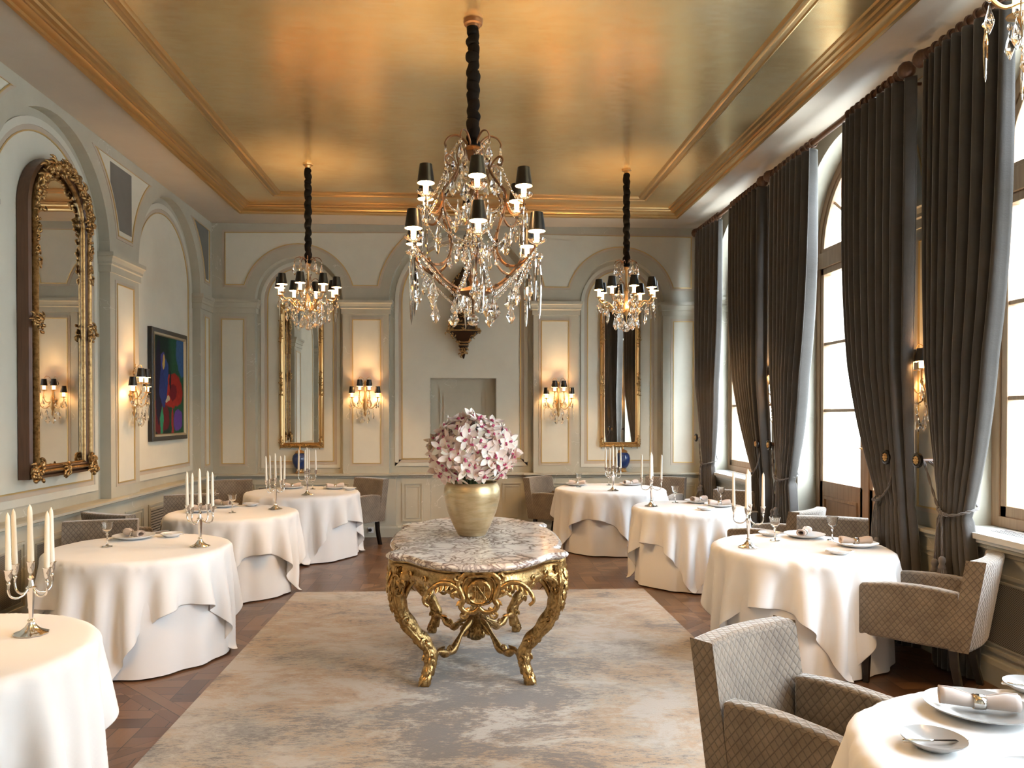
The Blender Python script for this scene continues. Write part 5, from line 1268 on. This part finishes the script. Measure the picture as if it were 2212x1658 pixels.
t = thing('framed_painting', 'expressionist painting of a blue figure at a red round table, black and gold frame', 'painting')
P = rect(8.47, 9.53, 1.345, 2.60); d = .095; mb = MB(); frame(mb, fl, P, [(0, 0), (0, .045), (.006, .05), (.05, .05), (.055, .04)], d); mb.build('outer_frame', blackw, t, smooth=False)
mb = MB(); frame(mb, fl, offs(P, .05), [(0, .04), (0, .056), (.02, .052), (.03, .03)], d); mb.build('gilt_slip', simple('dull_gilt_slip', (.38, .31, .20), .4, .6), t, smooth=False)
mb = MB(); Q = [(8.545, 1.42), (8.545, 2.525), (9.455, 2.525), (9.455, 1.42)]; mb.add([fl(s, z, d - .032) for s, z in Q], [(0, 1, 2, 3)], [[(0, 0), (0, 1), (1, 1), (1, 0)]]); mb.build('canvas', paintm, t, smooth=False)
# bracket clock
t = thing('bracket_clock', 'dark boulle bracket clock with gilt mounts on its wall bracket above the doorway', 'clock', (.028, YB + .12, 0))
def loft(secs):
    mb = MB(); rows = []
    for w, dp, z in secs:
        row = []
        for k in range(16):
            a = 2 * PI * k / 16; cx_, cy_ = math.cos(a), math.sin(a); q = max(abs(cx_), abs(cy_)) ** .6; row.append((cx_ / q * w / 2, (cy_ / q - 1) * dp / 2, z))
        rows.append(row)
    mb.grid(rows, closed=True); mb.add(rows[0], [tuple(range(16))]); mb.add(rows[-1], [tuple(range(16))]); return mb
loft([(.02, .02, 2.40), (.05, .05, 2.46), (.12, .09, 2.555), (.14, .10, 2.56), (.13, .10, 2.60), (.17, .12, 2.61), (.22, .15, 2.66), (.34, .19, 2.71), (.43, .21, 2.745), (.47, .23, 2.755), (.47, .23, 2.77), (.44, .22, 2.775)]).build('bracket', tortoise, t, angle=35)
loft([(.38, .19, 2.775), (.38, .19, 2.84), (.36, .18, 2.85), (.37, .18, 2.875), (.31, .16, 2.90), (.25, .15, 2.94), (.22, .14, 3.00), (.21, .14, 3.06), (.24, .15, 3.14), (.31, .16, 3.23), (.335, .16, 3.31), (.31, .16, 3.39), (.26, .15, 3.44), (.28, .16, 3.46), (.20, .12, 3.52), (.08, .08, 3.57), (.03, .03, 3.64)]).build('case', tortoise, t, angle=35)
mb = MB(); mb.lathe([(0, .01), (.098, .01), (.10, 0)], seg=32); mb.v = [(x, -.165 - z, 3.27 + y) for x, y, z in mb.v]; mb.m = 1
for k in range(12):
    a = k * PI / 6; mb.box((.078 * math.sin(a), -.177, 3.27 + .078 * math.cos(a)), (.004, .001, .012), Matrix.Rotation(a, 3, 'Y'))
mb.box((.0, -.178, 3.295), (.003, .001, .03)); mb.box((.02, -.178, 3.27), (.025, .001, .003)); mb.build('dial', [clockface, blackm], t, smooth=False)
mb = MB(); Wc = lambda s, z, dd: (s, dd, z)
for z, hw_, n in ((2.46, .02, 6), (2.52, .04, 8), (2.62, .08, 6), (2.69, .15, 10), (2.74, .21, 12), (2.80, .18, 10), (2.86, .17, 10), (2.92, .13, 8), (3.0, .10, 6), (3.1, .10, 6), (3.2, .14, 6), (3.3, .16, 6), (3.4, .14, 8), (3.5, .08, 8)):
    dd = -.235 if 2.68 < z < 2.78 else (-.085 if z < 2.56 else -.145 if z < 2.66 else -.185)
    for s in (-1, 1): ornament(mb, Wc, s * hw_, z, dd + .01, n // 2 + 1, .028, int(z * 50) + s, .75)
ornament(mb, Wc, 0, 3.0, -.165, 22, .07, 5, .8); ornament(mb, Wc, 0, 2.84, -.21, 14, .06, 6, .7); ornament(mb, Wc, 0, 2.48, -.08, 14, .04, 8, .7)
[mb.tube([(x, -dp - .002, z) for x in (-w / 2, 0, w / 2)], .008, 6) for w, dp, z in ((.46, .23, 2.765), (.38, .19, 2.845), (.14, .10, 2.58), (.17, .12, 2.615))]
mb.build('gilt_mounts', gilt, t, angle=60)
# urns
def mkurn(label, x):
    t = thing('lidded_urn', label, 'vase', (x, YB + .015, ZD + .008), 0, 'blue lidded urns')
    mb = MB(); mb.lathe([(.0, .05), (.045, .05), (.075, .085), (.098, .14), (.104, .19), (.094, .235), (.07, .262), (.05, .27), (0, .27)], seg=32); mb.build('body', porcelain, t, angle=60)
    mb = MB(); mb.lathe([(0, .268), (.062, .266), (.066, .276), (.058, .29), (.030, .305), (.014, .31), (.016, .32), (.011, .335), (.006, .345), (0, .362)], seg=28); mb.build('lid', brass, t, angle=50)
    mb = MB(); mb.lathe([(0, .002), (.058, .002), (.060, .012), (.045, .018), (.040, .03), (.048, .045), (.046, .058), (0, .056)], seg=28, lobes=8, amp=.05)
    for k in range(4): mb.ball((.05 * math.cos(k * PI / 2 + .8), .05 * math.sin(k * PI / 2 + .8), .014), .0125, 8, 5)
    mb.build('foot', brass, t, angle=50)
mkurn('dark blue porcelain urn with gilt lid below the left back mirror', -2.165); mkurn('blue porcelain urn with gilt lid below the right back mirror', 2.20)
t = thing('wall_socket', 'small white wall socket with a black plug in the back baseboard', 'socket', (-1.21, YB - .092, .10))
mb = MB(); mb.box((0, 0, 0), (.038, .006, .038)); mb.build('plate', white_china, t, smooth=False, bevel=.003)
mb = MB(); mb.lathe([(0, 0), (.022, 0), (.02, .03), (0, .032)], seg=16); mb.v = [(x - .005, -z - .006, y) for x, y, z in mb.v]; mb.build('plug', blackm, t, angle=40)
